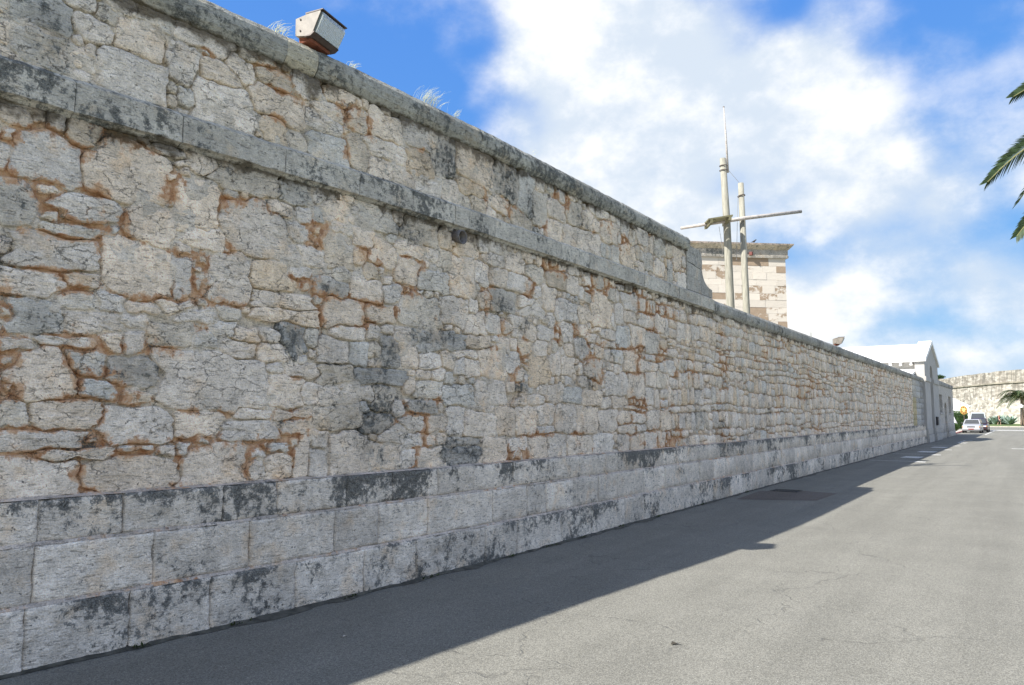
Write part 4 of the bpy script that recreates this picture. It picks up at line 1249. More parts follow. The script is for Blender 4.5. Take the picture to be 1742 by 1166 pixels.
def tuft(label, x, y, z, n, hgt, spread, lean):
    V = []
    F = []
    for i in range(n):
        bx = x + random.gauss(0, spread * .35)
        by = y + random.gauss(0, spread)
        h = hgt * random.uniform(.45, 1.05)
        az = random.uniform(-.5, .5)
        ln = h * random.uniform(.25, .75) * lean
        dx, dy = math.sin(az) * ln, math.cos(az) * ln
        wd = .0034
        k = len(V)
        for q in range(5):
            t = q / 4
            w = wd * (1 - t * .85)
            cx, cy, cz = bx + dx * t * t, by + dy * t * t, z + h * (t - .25 * t * t * abs(lean))
            V += [(cx - w * .7, cy + w, cz), (cx + w * .7, cy - w, cz)]
        F += [(k + 2 * q, k + 2 * q + 1, k + 2 * q + 3, k + 2 * q + 2) for q in range(4)]
    return tag(mk('grass_tuft', V, F, M_GRASS), label, 'grass', 'grass tufts on the wall top')


tuft('wispy grass tuft on the coping just left of the large flood lamp', -.48, 4.46, 5.235, 36, .24, .05, 1.1)
tuft('small wisp of grass on the coping just right of the large flood lamp', -.42, 5.36, 5.235, 26, .16, .04, 1.3)
tuft('largest bushy pale grass tuft on the dark parapet coping', -.40, 6.55, 5.235, 120, .36, .09, .95)
tuft('short grass sprig right beside the largest grass tuft', -.38, 7.02, 5.235, 45, .22, .03, .8)
tuft('few thin pale grass stalks on the parapet coping against the cloud', -.36, 8.72, 5.235, 14, .30, .04, 1.3)
tuft('lone thin grass sprig on the low coping before the tower', -.36, 25.2, 4.18, 12, .36, .05, .8)

# ------------------------------------------------------------------ timber masts behind the wall
M_POLE = plain('weathered_timber', (.27, .26, .215), .85, .25, 3.0, bmp=.4, stretch=(9, 9, .8))
M_SPAR = plain('peeling_white_spar', (.40, .37, .345), .8, .25, 6.0, bmp=.3, stretch=(2, 2, 4))
M_MOSS = plain('mossy_plank', (.15, .14, .08), .9, .35, 5)
M_WIRE = plain('steel_wire', (.25, .25, .25), .5, .1, 4)
ta = root('signal_mast', 'tall grey timber mast with crossing yard, platform and thin white topmast', 'mast', (-1.9, 22.1, 0))
G().tube([(-1.87, 22.12, -.1), (-1.91, 22.10, 4.94), (-1.94, 22.08, 7.4), (-2.0, 22.05, 9.39)], [.145, .122, .106, .09], 14).build('pole', M_POLE, ta, True)
G().tube([(-1.87, 22.10, 8.95), (-1.90, 22.09, 10.0), (-1.94, 22.08, 10.98)], [.032, .028, .017], 8).build('topmast', M_SPAR, ta, True)
G().bbox(-1.962, -1.918, 22.058, 22.102, 10.975, 11.005, .006).build('truck_cap', M_BROWN, ta)
yl = Vector((-3.09, 21.33, 7.26))
yr = Vector((-.09, 23.33, 7.77))
G().tube([yl, (yl + yr) / 2 + Vector((.1, -.13, 0)), yr], [.046, .058, .050], 8).build('yard', M_SPAR, ta, True)
for z in (9.02, 9.16):
    G().tube([(-1.99 + .116 * math.cos(a), 22.055 + .116 * math.sin(a), z) for a in np.linspace(0, 2 * math.pi, 13)], .012, 5).build('iron_band', M_BROWN, ta)
# little platform of mossy planks round the mast
ux = Vector((.84, .54, .16)).normalized()
uy = Vector((-.54, .84, .0)).normalized()
cp = Vector((-2.16, 21.82, 7.42))
for i in range(4):
    q = cp + uy * (-.40 + i * .18)
    V = [q + ux * a + uy * b + Vector((0, 0, c)) for c in (0, .045) for a, b in ((-.36, -.07), (.36, -.07), (.36, .07), (-.36, .07))]
    G().add(V, [(0, 3, 2, 1), (4, 5, 6, 7), (0, 1, 5, 4), (1, 2, 6, 5), (2, 3, 7, 6), (3, 0, 4, 7)]).build('platform_plank', M_MOSS, ta)
for a in (-.26, .28):
    q = cp + ux * a
    V = [q + ux * e + uy * b + Vector((0, 0, c)) for c in (-.10, -.002) for e, b in ((-.04, -.47), (.04, -.47), (.04, .30), (-.04, .30))]
    G().add(V, [(0, 3, 2, 1), (4, 5, 6, 7), (0, 1, 5, 4), (1, 2, 6, 5), (2, 3, 7, 6), (3, 0, 4, 7)]).build('platform_bearer', M_MOSS, ta)
G().tube([(-1.88, 22.1, 9.05), (-1.56, 22.33, 8.58)], .006, 5).build('stay_wire', M_WIRE, ta)
G().tube([(-2.12, 21.9, 7.3), (-2.05, 21.97, 6.6)], .006, 5).build('stay_wire', M_WIRE, ta)
tb = root('timber_pole', 'shorter bare timber pole standing right of the tall mast', 'pole', (-1.5, 22.38, 0))
G().tube([(-1.50, 22.38, -.1), (-1.52, 22.37, 4.76), (-1.57, 22.34, 8.63)], [.115, .10, .082], 14).build('pole', M_POLE, tb, True)
G().tube([(-1.565 + .106 * math.cos(a), 22.34 + .106 * math.sin(a), 8.24 + .02 * math.cos(a)) for a in np.linspace(0, 2 * math.pi, 13)], .014, 5).build('iron_band', M_BROWN, tb)
G().tube([(-1.64, 22.25, 8.2), (-1.72, 22.2, 6.3)], .006, 5).build('loose_wire', M_WIRE, tb)

# ------------------------------------------------------------------ the whitewashed tower
m, t, b = newmat('flaking_limewash')
p = pos(t)
ti = attr(t, 'tint').outputs['Color']
mv = t.nodes.new('ShaderNodeSeparateColor')
t.links.new(attr(t, 'mask').outputs['Color'], mv.inputs[0])
nn = noise(t, vmul(t, p, (1, 1, 1.5)), 2.6, 7, .68, .3).outputs['Fac']
fl = sstep(t, mth(t, 'ADD', mv.outputs[0], mth(t, 'MULTIPLY', mth(t, 'SUBTRACT', nn, .5), 1.9)), .45, .60)
brn = mixc(t, noise(t, p, 9, 6, .6).outputs['Fac'], (.25, .185, .13), (.38, .295, .215))
col = mixc(t, fl, ti, brn)
col = mixc(t, sstep(t, noise(t, p, 14, 6, .7).outputs['Fac'], .55, .75, 0, .35), col, (.35, .30, .25))
t.links.new(col, b.inputs['Base Color'])
b.inputs['Roughness'].default_value = .95
bump(t, b, nn, .6, .03)
M_WASH = m
M_TCOR = stone_material('tower_cornice_stone', .15, .6, .5)
u = Vector((.757, .653, 0))
nf = Vector((.653, -.757, 0))
PR = Vector((-4.52, 39.25, 0))
TW = root('whitewashed_tower', 'square stone tower with flaking whitewash and a dark cornice, behind the masts', 'tower', (-6.8, 38.5, 0))


def tpt(a, z, d=0.0):      # a metres left of the near right corner, d metres out of the face
    q = PR - u * a + nf * d
    return (q.x, q.y, z)


def tbox(a0, a1, z0, z1, d0, d1):
    return [tpt(a1, z0, d1), tpt(a0, z0, d1), tpt(a0, z0, d0), tpt(a1, z0, d0), tpt(a1, z1, d1), tpt(a0, z1, d1), tpt(a0, z1, d0), tpt(a1, z1, d0)]


BF = [(0, 3, 2, 1), (4, 5, 6, 7), (0, 1, 5, 4), (1, 2, 6, 5), (2, 3, 7, 6), (3, 0, 4, 7)]
mk('tower_core', tbox(.04, 6.2, -.1, 9.6, -6.0, -.05), BF, M_CORE, TW)
rt = np.random.default_rng(3)
z = 4.3
row = 0
while z < 9.55:
    h = min([.37, .33, .40, .30][row % 4], 9.6 - z)
    if h < .12:
        break
    a = 0.0
    first = True
    while a < 6.2:
        w = rt.uniform(.45, 1.15)
        if first and row % 2:
            w = .5
        first = False
        a1 = min(a + w, 6.24)
        fr = float(rt.choice([.0, .05, .1, .15, .3, .55, .9], p=[.10, .10, .12, .14, .18, .18, .18]))
        if z < 6.9:
            fr = min(fr + .1, 1.)
        dd = rt.uniform(-.004, .012)
        V = tbox(a + .004, a1 - .004, z + .003, z + h - .003, -.25, dd)
        tn = np.array((.60, .55, .48)) * rt.uniform(.9, 1.05)
        mk('ashlar_block', V, BF, M_WASH, TW, False, tn, np.tile([fr, 0, 0], (8, 1)))
        a = a1
    z += h
    row += 1
# side return of blocks on the hidden right flank, plain
mk('flank_wall', [tpt(0.04, zz, dd) for zz in (0, 9.6) for dd in (-.26, -6.0)] + [tpt(0.0, zz, dd) for zz in (0, 9.6) for dd in (-.26, -6.0)],
   [(4, 5, 7, 6), (0, 1, 5, 4), (2, 3, 7, 6)], M_WASH, TW, False, (.7, .66, .6), np.tile([.2, 0, 0], (8, 1)))


def tcourse(name, z0, z1, p0, p1, li, tone):
    """band wrapping the tower top; p0, p1: projection at bottom and top; split into stones"""
    a = -p1
    while a < 6.2:
        a1 = min(a + rt.uniform(.8, 1.3), 6.3)
        lo = a if a > -p1 + .01 else -p0
        V = [tpt(a1, z0, p0), tpt(lo, z0, p0), tpt(lo, z0, -.4), tpt(a1, z0, -.4), tpt(a1 - .004, z1, p1), tpt(a, z1, p1), tpt(a, z1, -.4), tpt(a1 - .004, z1, -.4)]
        mk(name, V, BF, M_TCOR, TW, False, np.array(tone) * rt.uniform(.8, 1.1), np.tile([li + rt.uniform(-.1, .15), 0, 0], (8, 1)))
        a = a1


tcourse('frieze_mould', 9.60, 9.70, .10, .13, .05, (.50, .47, .42))
tcourse('frieze_block', 9.70, 10.02, .09, .10, .12, (.45, .42, .37))
tcourse('cornice_block', 10.02, 10.22, .12, .30, .02, (.50, .45, .36))
tcourse('cornice_top', 10.22, 10.30, .31, .33, .1, (.48, .40, .34))
mk('tower_roof', [tpt(a, 10.285, d) for a, d in ((-.1, .1), (6.3, .1), (6.3, -6.0), (-.1, -6.0))], [(0, 1, 2, 3)], M_CORE, TW)
M_RED = plain('red_lamp_box', (.13, .03, .022), .6, .2, 8)
lp = tpt(1.88, 9.78, .16)
G().bbox(lp[0] - .08, lp[0] + .08, lp[1] - .08, lp[1] + .08, lp[2] - .09, lp[2] + .09, .02).build('lamp_box', M_RED, TW)

# small bird on the cornice
M_BIRD = plain('dark_feathers', (.03, .028, .028), .7, .2, 30)
bp = tpt(1.72, 10.30, .2)
g = G()
fx = u
prof = [(-.17, .05, .006), (-.10, .07, .018), (-.04, .09, .045), (.02, .11, .055), (.06, .145, .042), (.09, .175, .034), (.115, .18, .024), (.135, .178, .006)]
rings = []
for (a, zz, r) in prof:
    rings.append([(bp[0] + fx.x * a + nf.x * r * math.cos(tt), bp[1] + fx.y * a + nf.y * r * math.cos(tt), bp[2] + zz + r * math.sin(tt)) for tt in np.linspace(0, 2 * math.pi, 10, endpoint=False)])
g.loft(rings)
for s in (-.02, .02):
    g.tube([(bp[0] + nf.x * s, bp[1] + nf.y * s, bp[2]), (bp[0] + nf.x * s, bp[1] + nf.y * s, bp[2] + .07)], .005, 5)
tag(g.build('bird', M_BIRD, None, True), 'small dark bird perched on top of the tower cornice', 'bird')

# ------------------------------------------------------------------ gabled gatehouse with the white roof
M_STUCCO = plain('grey_stucco', (.43, .415, .39), .9, .07, 1.5, bmp=.15)
M_ROOFW = plain('limewashed_roof', (.82, .82, .81), .8, .04, .8)
M_DOOR = plain('blue_grey_door', (.21, .225, .24), .6, .1, 3)
M_DARK = plain('dark_interior', (.03, .03, .035), .6, .2, 2)
M_GLASS = plain('window_glass', (.05, .055, .06), .12, .1, 2, spec=.6)
GH = root('gabled_gatehouse', 'white roofed building whose grey gable with tall arched recess breaks the wall line', 'building', (-.2, 60.2, 0))


def fx_(x):
    return lambda a, v, d: (x - d, a, v)


arch = [(58.7, 0.0)] + [(59.6 - .9 * math.cos(t), 4.25 + .9 * math.sin(t)) for t in np.linspace(0, math.pi, 13)] + [(60.5, 0.0)]
outer = [(55.45, 0), (58.7, 0)] + arch[1:-1] + [(60.5, 0), (64.4, 0), (64.4, 5.30), (60.1, 6.62), (55.45, 5.24)]
G().slab(outer, [], 0, .55, fx_(-.10)).build('gable_wall', M_STUCCO, GH)
G().slab([(58.6, 0), (60.6, 0), (60.6, 5.3), (58.6, 5.3)], [], 0, .1, fx_(-.42)).build('recess_panel', M_DOOR, GH)
for y0, y1, z0, z1 in ((58.85, 59.55, .1, 2.3), (59.65, 60.35, .1, 2.3), (58.95, 60.25, 2.5, 4.1)):
    G().bbox(-.42, -.385, y0, y1, z0, z1, .012).build('door_leaf', M_DOOR, GH)
# raked copings on the gable, small kneeler, plinth stones
for sgn in (0, 1):
    P = [(55.25, 5.20), (60.1, 6.64), (60.1, 6.86), (59.7, 6.86), (55.25, 5.42)] if sgn == 0 else [(64.6, 5.26), (60.105, 6.64), (60.105, 6.86), (60.5, 6.74), (64.6, 5.48)]
    G().slab(P, [], 0, .8, fx_(.02)).build('gable_coping', M_ROOFW, GH)
for y0, y1, z0, z1, o in ((55.5, 57.2, 0, .5, .10), (57.22, 58.6, 0, .5, .1), (55.5, 58.55, .52, .9, .05), (60.6, 62.5, 0, .5, .1), (62.52, 64.35, 0, .5, .1), (60.65, 64.35, .52, .9, .05)):
    G().bbox(-.3, -.10 + o, y0, y1, z0, z1, .02).build('plinth_block', M_BLOCK, GH, tint=(.5, .48, .44), mask=(.1, 0, 0))
for y0, y1 in ((55.46, 58.66), (60.54, 64.4)):
    G().bbox(-.3, -.03, y0, y1, 3.95, 4.25, .02).build('band_course', M_STUCCO, GH)
# roof running back from the gable
g = G()
for (ya, za, yb, zb) in ((55.9, 5.22, 60.1, 6.52), (64.3, 5.22, 60.1, 6.52)):
    V = [(x, y, z + dz) for x in (-.66, -14) for (y, z) in ((ya, za), (yb, zb)) for dz in (0, .10)]
    g.add(V, [(0, 2, 6, 4), (1, 5, 7, 3), (0, 4, 5, 1), (2, 3, 7, 6), (0, 1, 3, 2), (4, 6, 7, 5)])
g.build('roof', M_ROOFW, GH)
G().bbox(-14, -.66, 59.98, 60.22, 6.60, 6.70, .02).build('ridge_cap', M_ROOFW, GH)
G().box(-14, -.66, 56.5, 63.8, 0, 5.35).build('house_wall', M_STUCCO, GH)
for i in range(9):
    x = -.9 - i * .62
    G().bbox(x - .11, x + .05, 56.05, 56.5, 5.02, 5.22, .01).build('eave_bracket', M_ROOFW, GH)
g = G()
g.add([(-.66, 53.2, 4.20), (-14, 53.2, 4.20), (-14, 56.5, 4.80), (-.66, 56.5, 4.80), (-.66, 53.2, 4.05), (-14, 53.2, 4.05), (-14, 56.5, 4.6), (-.66, 56.5, 4.6)],
      [(0, 3, 2, 1), (4, 5, 6, 7), (0, 1, 5, 4), (1, 2, 6, 5), (2, 3, 7, 6), (3, 0, 4, 7)])
g.build('lean_to_roof', M_ROOFW, GH)
G().box(-14, -1.7, 53.4, 56.49, 0, 4.1).build('lean_to_wall', M_STUCCO, GH)
# notice on the recess, letter box
M_BLUE = plain('blue_print', (.10, .16, .36), .5, .05, 3)
nb = root('notice_board', 'small white notice with a blue figure, hung in the gable recess', 'sign', (-.37, 59.5, 1.6))
G().bbox(-.38, -.35, 58.95, 60.2, 1.55, 2.35, .006).build('board', M_WHITE, nb)
G().box(-.349, -.346, 59.2, 59.95, 1.62, 1.95).build('blue_block', M_BLUE, nb)
G().box(-.349, -.346, 59.4, 59.75, 1.97, 2.15).build('blue_block', M_BLUE, nb)
lb_ = root('letter_box', 'dark little box fixed on the grey gable wall beside the recess', 'box', (-.02, 61.6, 1.2))
G().bbox(-.098, .03, 61.2, 62.0, 1.05, 1.65, .02).build('case', M_DARK, lb_)
G().box(.031, .036, 61.3, 61.9, 1.45, 1.5).build('slot', M_BROWN, lb_)

# ------------------------------------------------------------------ low stone annex at the end
AX = root('stone_annex', 'low flat-topped stone annex with two windows and a door past the gable', 'building', (-.2, 72, 0))
M_ANX = M_BLOCK
holes = [[(66.2, 1.95), (68.6, 1.95), (68.6, 3.35), (66.2, 3.35)], [(74.4, 1.95), (77.0, 1.95), (77.0, 3.35), (74.4, 3.35)]]
outer = [(64.45, 0), (70.3, 0), (70.3, 2.3)] + [(71.3 - 1.0 * math.cos(t), 2.3 + .5 * math.sin(t)) for t in np.linspace(.15, math.pi - .15, 8)] + [(72.3, 2.3), (72.3, 0), (79.5, 0), (79.5, 4.05), (64.45, 4.05)]
G().slab(outer, holes, 0, .5, fx_(-.23)).build('front_wall', M_ANX, AX, tint=(.56, .53, .48), mask=(.0, .0, .0))
G().box(-9, -.73, 64.45, 79.5, 0, 4.05).build('body', M_ANX, AX, tint=(.56, .53, .48), mask=(.0, .0, .0))
for (y0, y1) in ((66.2, 68.6), (74.4, 77.0)):
    wn_ = G().bbox(-.62, -.56, y0, y1, 1.95, 3.35, .01).build('window', M_DOOR, AX)
    for k in range(2):
        ya = y0 + .12 + k * (y1 - y0) / 2
        G().box(-.559, -.552, ya, ya + (y1 - y0) / 2 - .24, 2.07, 3.23).build('pane', M_GLASS, wn_)
    G().bbox(-.5, -.17, y0 - .1, y1 + .1, 1.83, 1.94, .015).build('window_sill', M_STUCCO, AX)
dr_ = G().bbox(-.60, -.54, 70.3, 72.3, 0, 2.8, .01).build('door', M_DOOR, AX)
G().box(-.539, -.52, 71.95, 72.1, 1.0, 1.12).build('handle', M_BROWN, dr_)
for y in np.arange(64.45, 79.4, 1.254):
    rough_block('coping_block', y, y + 1.254, 4.06, 4.40, .06, .9, .4, int(y * 10), (.40, .39, .36), .15, M_COPE, amp=.006, parent=AX)
for y0, y1 in ((64.5, 66.4), (66.4, 68.4), (68.4, 70.2), (72.4, 74.7), (74.7, 77.1), (77.1, 79.5)):
    rough_block('plinth_block', y0, y1, -.05, .42, .02, .2, .4, int(y0 * 10), (.52, .49, .44), .08, M_BLOCK, amp=.01, parent=AX)
    rough_block('plinth_block', y0, y1, .43, 1.10, .06, .15, .4, int(y0 * 10) + 1, (.54, .51, .46), .03, M_BLOCK, amp=.01, parent=AX)

# ------------------------------------------------------------------ parked cars
M_TYRE = plain('tyre_rubber', (.02, .02, .02), .85, .1, 10)
M_RIM = plain('wheel_rim', (.45, .45, .46), .35, .1, 6, metal=.8)
M_LAMPG = plain('headlamp_glass', (.55, .57, .6), .15, .1, 9, spec=.7)
M_ORANGE = plain('indicator', (.6, .22, .03), .3, .1, 9)
M_PLATE = plain('number_plate', (.25, .05, .04), .5, .1, 9)
M_TRIM = plain('black_trim', (.03, .03, .032), .6, .1, 9)


def carpaint(name, col):
    m = plain(name, col, .3, .03, 2, spec=.5)
    m.node_tree.nodes['Principled BSDF'].inputs['Coat Weight'].default_value = .5
    return m


def car(name, label, cat, loc, rz, paint, L=3.9, Wd=1.62, Hh=1.38, hood=.86, ws=(-.95, -.30), rr=(1.45, 1.78), belt=.90):
    """front looks along local -y"""
    t = root(name, label, cat, loc, rz, 'cars parked at the end of the wall')
    h = L / 2
    w = Wd / 2

    def ring(y, hw, zb, zt):
        return [(-hw, y, zb + .12), (-hw * .93, y, zb), (hw * .93, y, zb), (hw, y, zb + .12), (hw, y, zt - .12), (hw * .90, y, zt), (-hw * .90, y, zt), (-hw, y, zt - .12)]
    G().loft([ring(-h, w * .84, .27, hood - .24), ring(-h + .10, w * .95, .21, hood - .12), ring(-h + .35, w, .19, hood - .06), ring(ws[0], w, .19, belt), ring(rr[1] - .05, w, .19, belt + .02),
              ring(h - .12, w * .97, .21, belt - .02), ring(h, w * .86, .28, belt - .12)]).build('body', paint, t, True if False else False, local=True)
    tb, tt = w * .93, w * .74
    z0, z1 = belt - .01, Hh
    rings = []
    for (f, z) in ((0.0, z0), (.5, (z0 + z1) / 2 + .02), (.93, z1 - .03), (1.0, z1)):
        ya = ws[0] + (ws[1] - ws[0]) * f
        yb = rr[1] + (rr[0] - rr[1]) * f
        hw = tb + (tt - tb) * f
        if f == 1.0:
            hw -= .07
            ya += .09
            yb -= .08
        rings.append([(-hw, ya, z), (hw, ya, z), (hw, yb, z), (-hw, yb, z)])
    G().loft(rings).build('cabin', paint, t, local=True)

    def quad(nm, fs, z_, x0, x1, side):
        pass
    # windscreen, rear window, side windows as thin glass plates on the cabin faces

    def lerp(f):
        return ws[0] + (ws[1] - ws[0]) * f, rr[1] + (rr[0] - rr[1]) * f, tb + (tt - tb) * f, z0 + (z1 - z0) * f
    a, b = .08, .88
    ya, yb, hw0, za = lerp(a)
    yc, yd, hw1, zc = lerp(b)
    e = .035
    G().add([(-hw0 + .07, ya - e, za), (hw0 - .07, ya - e, za), (hw1 - .07, yc - e, zc), (-hw1 + .07, yc - e, zc), (-hw0 + .07, ya + .02, za), (hw0 - .07, ya + .02, za), (hw1 - .07, yc + .02, zc), (-hw1 + .07, yc + .02, zc)],
            BF).build('windscreen', M_GLASS, t, local=True)
    G().add([(-hw0 + .07, yb + e, za), (hw0 - .07, yb + e, za), (hw1 - .07, yd + e, zc), (-hw1 + .07, yd + e, zc), (-hw0 + .07, yb - .02, za), (hw0 - .07, yb - .02, za), (hw1 - .07, yd - .02, zc), (-hw1 + .07, yd - .02, zc)],
            BF).build('rear_window', M_GLASS, t, local=True)
    ym = (ws[1] + rr[0]) / 2 - .1
    for s in (-1, 1):
        for (p0, p1, q0, q1) in ((ya + .12, ym - .03, yc + .10, ym - .03), (ym + .03, yb - .15, ym + .03, yd - .12)):
            G().add([(s * (hw0 + e), p0, za), (s * (hw0 + e), p1, za), (s * (hw1 + e), q1, zc), (s * (hw1 + e), q0, zc), (s * (hw0 - .02), p0, za), (s * (hw0 - .02), p1, za), (s * (hw1 - .02), q1, zc), (s * (hw1 - .02), q0, zc)],
                    BF).build('side_window', M_GLASS, t, local=True)
        G().bbox(s * w * .92 + (-.02 if s < 0 else -.14), s * w * .92 + (.14 if s < 0 else .02) if False else s * w * .92 + .12 * (1 if s > 0 else 1), ws[0] + .15, ws[0] + .27, belt + .02, belt + .16, .03).build('mirror', paint, t, local=True) if False else \
            G().bbox(min(s * w * .93, s * (w + .14)), max(s * w * .93, s * (w + .14)), ws[0] + .15, ws[0] + .26, belt + .02, belt + .15, .03).build('mirror', M_TRIM, t, local=True)
        G().bbox(min(s * .36, s * w * .86), max(s * .36, s * w * .86), -h - .004, -h + .12, hood - .30, hood - .17, .02).build('headlight', M_LAMPG, t, local=True)
        G().bbox(min(s * w * .86, s * w * .95), max(s * w * .86, s * w * .95), -h + .03, -h + .16, hood - .30, hood - .17, .02).build('indicator', M_ORANGE, t, local=True)
        for y in (-h + .68, h - .72):
            wl = G().tube([(s * (w - .16), y, .29), (s * (w + .012), y, .29)], .29, 20).build('wheel', M_TYRE, t, local=True)
            G().tube([(s * (w + .0), y, .29), (s * (w + .018), y, .29)], .18, 16).build('rim', M_RIM, wl, local=True)
    G().bbox(-.34, .34, -h - .006, -h + .05, hood - .29, hood - .18, .01).build('grille', M_TRIM, t, local=True)
    G().bbox(-w * .93, w * .93, -h - .06, -h + .12, .33, .47, .035).build('bumper', paint, t, local=True)
    G().box(-.24, .24, -h - .068, -h - .062, .35, .45).build('number_plate', M_PLATE, t, local=True)
    return t


P_WHITE = carpaint('white_car_paint', (.36, .365, .385))
P_RED = carpaint('maroon_car_paint', (.03, .010, .014))
P_PALE = carpaint('pale_green_van_paint', (.42, .47, .48))
car('parked_car', 'small white hatchback parked by the kerb, nearest of the parked cars', 'car', (.60, 91.1, 0), R(-1.5), P_WHITE)
car('parked_car', 'dark maroon car parked behind the white hatchback', 'car', (.95, 97.2, 0), R(-1), P_RED, L=4.0, Wd=1.66, Hh=1.46)
car('parked_van', 'pale van with a high roof parked behind the cars', 'van', (.55, 104.6, 0), R(0), P_PALE, L=4.4, Wd=1.75, Hh=2.12, hood=1.05, ws=(-1.65, -1.0), rr=(2.05, 2.15), belt=1.12)

# ------------------------------------------------------------------ distant fortress wall
M_FORT = stone_material('fortress_stone', .02, .5, .12)
m, t, b = newmat('fortress_face')
p = pos(t)
br = t.nodes.new('ShaderNodeTexNoise')
br.inputs['Scale'].default_value = 1.0
t.links.new(vmul(t, p, (.9, .9, 1.6)), br.inputs['Vector'])
br.inputs['Detail'].default_value = 8
br.inputs['Roughness'].default_value = .7
rows = noise(t, vmul(t, p, (.5, .5, 2.4)), 1.3, 5, .7).outputs['Fac']
drip = noise(t, vmul(t, p, (1.5, 1.5, .12)), 1.0, 5, .65).outputs['Fac']
vb = t.nodes.new('ShaderNodeTexVoronoi')
t.links.new(vmul(t, p, (.8, .8, 2.0)), vb.inputs['Vector'])
vb.inputs['Scale'].default_value = 1.0
sv3 = t.nodes.new('ShaderNodeSeparateColor')
t.links.new(vb.outputs['Color'], sv3.inputs[0])
zc = t.nodes.new('ShaderNodeSeparateXYZ')
t.links.new(p, zc.inputs[0])
hi = sstep(t, zc.outputs[2], 3.0, 10.5, 0, 1)          # weathering grows towards the exposed top
col = mixc(t, sv3.outputs[0], (.41, .375, .325), (.58, .545, .485))
k1 = mth(t, 'ADD', sv3.outputs[1], mth(t, 'MULTIPLY', hi, .25))
col = mixc(t, sstep(t, k1, .72, .95, 0, .65), col, (.16, .135, .11))
col = mixc(t, sstep(t, mth(t, 'ADD', rows, mth(t, 'MULTIPLY', hi, .08)), .50, .66, 0, .6), col, (.19, .165, .13))
col = mixc(t, sstep(t, mth(t, 'ADD', drip, mth(t, 'MULTIPLY', hi, .10)), .53, .72, 0, .65), col, (.12, .115, .10))
t.links.new(col, b.inputs['Base Color'])
b.inputs['Roughness'].default_value = .95
bump(t, b, br.outputs['Fac'], .8, .12)
M_FORT = m
FW = root('fortress_wall', 'huge sunlit fortress wall with dark streaks and a string course across the far end', 'wall', (.3, 195, 0))
path = [(-42, 298), (-12.7, 226.3), (.3, 195.3), (5.3, 189.0), (32, 155)]


def band(name, z0, z1, o0, o1, mat, back=4.0, sub=1.5):
    P = []
    for (a, b_) in zip(path[:-1], path[1:]):
        n = max(1, int(math.dist(a, b_) / sub))
        P += [(a[0] + (b_[0] - a[0]) * i / n, a[1] + (b_[1] - a[1]) * i / n) for i in range(n)]
    P.append(path[-1])
    rings = []
    for i, q in enumerate(P):
        a = P[max(i - 1, 0)]
        c = P[min(i + 1, len(P) - 1)]
        d = Vector((c[0] - a[0], c[1] - a[1])).normalized()
        nx, ny = d.y, -d.x          # towards the camera
        if ny > 0:
            nx, ny = -nx, -ny
        jt = float(fbm(np.array(q[0] * .35), np.array(q[1] * .35 + z1), 5, 3) - .5) * (.5 if z1 > 11 else .1)
        rings.append([(q[0] + nx * o0, q[1] + ny * o0, z0), (q[0] + nx * o1, q[1] + ny * o1, z1 + jt), (q[0] - nx * back, q[1] - ny * back, z1 + jt), (q[0] - nx * back, q[1] - ny * back, z0)])
    return G().loft(rings).build(name, mat, FW)


band('lower_wall', -.1, 8.55, 1.0, .15, M_FORT)
band('string_course', 8.56, 8.9, .38, .40, plain('fort_string', (.30, .27, .22), .95, .3, .5), 3.9)
band('parapet_wall', 8.91, 11.25, .10, .0, M_FORT, 3.8)
# scrub on the fortress top
M_LEAFD = leafy('dark_leaves', (.035, .07, .02), .25, .4, 3)
M_LEAFG = leafy('green_leaves', (.06, .115, .03), .3, .4, 4)


def leaves(n, box, size, flat=None):
    V = []
    F = []
    for _ in range(n):
        c = Vector(box())
        d = Vector((random.gauss(0, 1), random.gauss(0, 1), random.gauss(0, .7))).normalized()
        e = d.cross(Vector((random.gauss(0, 1), random.gauss(0, 1), random.gauss(0, 1)))).normalized()
        s = size * random.uniform(.6, 1.4)
        k = len(V)
        V += [c - d * s, c + e * s * .4, c + d * s, c - e * s * .4]
        F.append((k, k + 1, k + 2, k + 3))
    return V, F


def ball(cx, cy, cz, rx, ry, rz):
    def f():
        while True:
            q = [random.uniform(-1, 1) for _ in range(3)]
            if sum(v * v for v in q) < 1:
                break
        k = random.uniform(.6, 1)
        return (cx + q[0] * rx * k, cy + q[1] * ry * k, cz + q[2] * rz * k)
    return f


tsh = root('shrub', 'dark green shrub growing on top of the fortress wall', 'shrub', (-13.2, 228.5, 11.2))
V, F = leaves(500, ball(-13.2, 228.5, 11.8, 1.7, 1.7, .75), .22)
mk('foliage', V, F, M_LEAFD, tsh)
G().tube([(-13.2, 228.5, 11.0), (-13.1, 228.5, 11.9)], [.06, .03], 6).build('stem', M_POLE, tsh)

# ------------------------------------------------------------------ white cottage, hedges, sign and canopy past the annex
CT = root('white_cottage', 'small plain white gabled cottage behind the hedge', 'house', (-6.0, 146, 0))
G().slab([(-11.5, 0), (-2.5, 0), (-2.5, 3.3), (-6.8, 5.6), (-11.5, 3.3)], [[(-5.2, .6), (-4.4, .6), (-4.4, 1.9), (-5.2, 1.9)]], 0, .4, lambda a, v, d: (a, 145.3 + d, v)).build('gable_wall', M_WHITE, CT)
G().box(-11.4, -2.6, 145.7, 147, 0, 3.25).build('body', M_WHITE, CT)
g = G()
for (xa, za, xb, zb) in ((-2.3, 3.2, -6.8, 5.62), (-11.7, 3.2, -6.8, 5.62)):
    V = [(x, y, z + dz) for y in (145.2, 147.3) for (x, z) in ((xa, za), (xb, zb)) for dz in (0, .14)]
    g.add(V, [(0, 2, 6, 4), (1, 5, 7, 3), (0, 4, 5, 1), (2, 3, 7, 6), (0, 1, 3, 2), (4, 6, 7, 5)])
g.build('roof', M_ROOFW, CT)
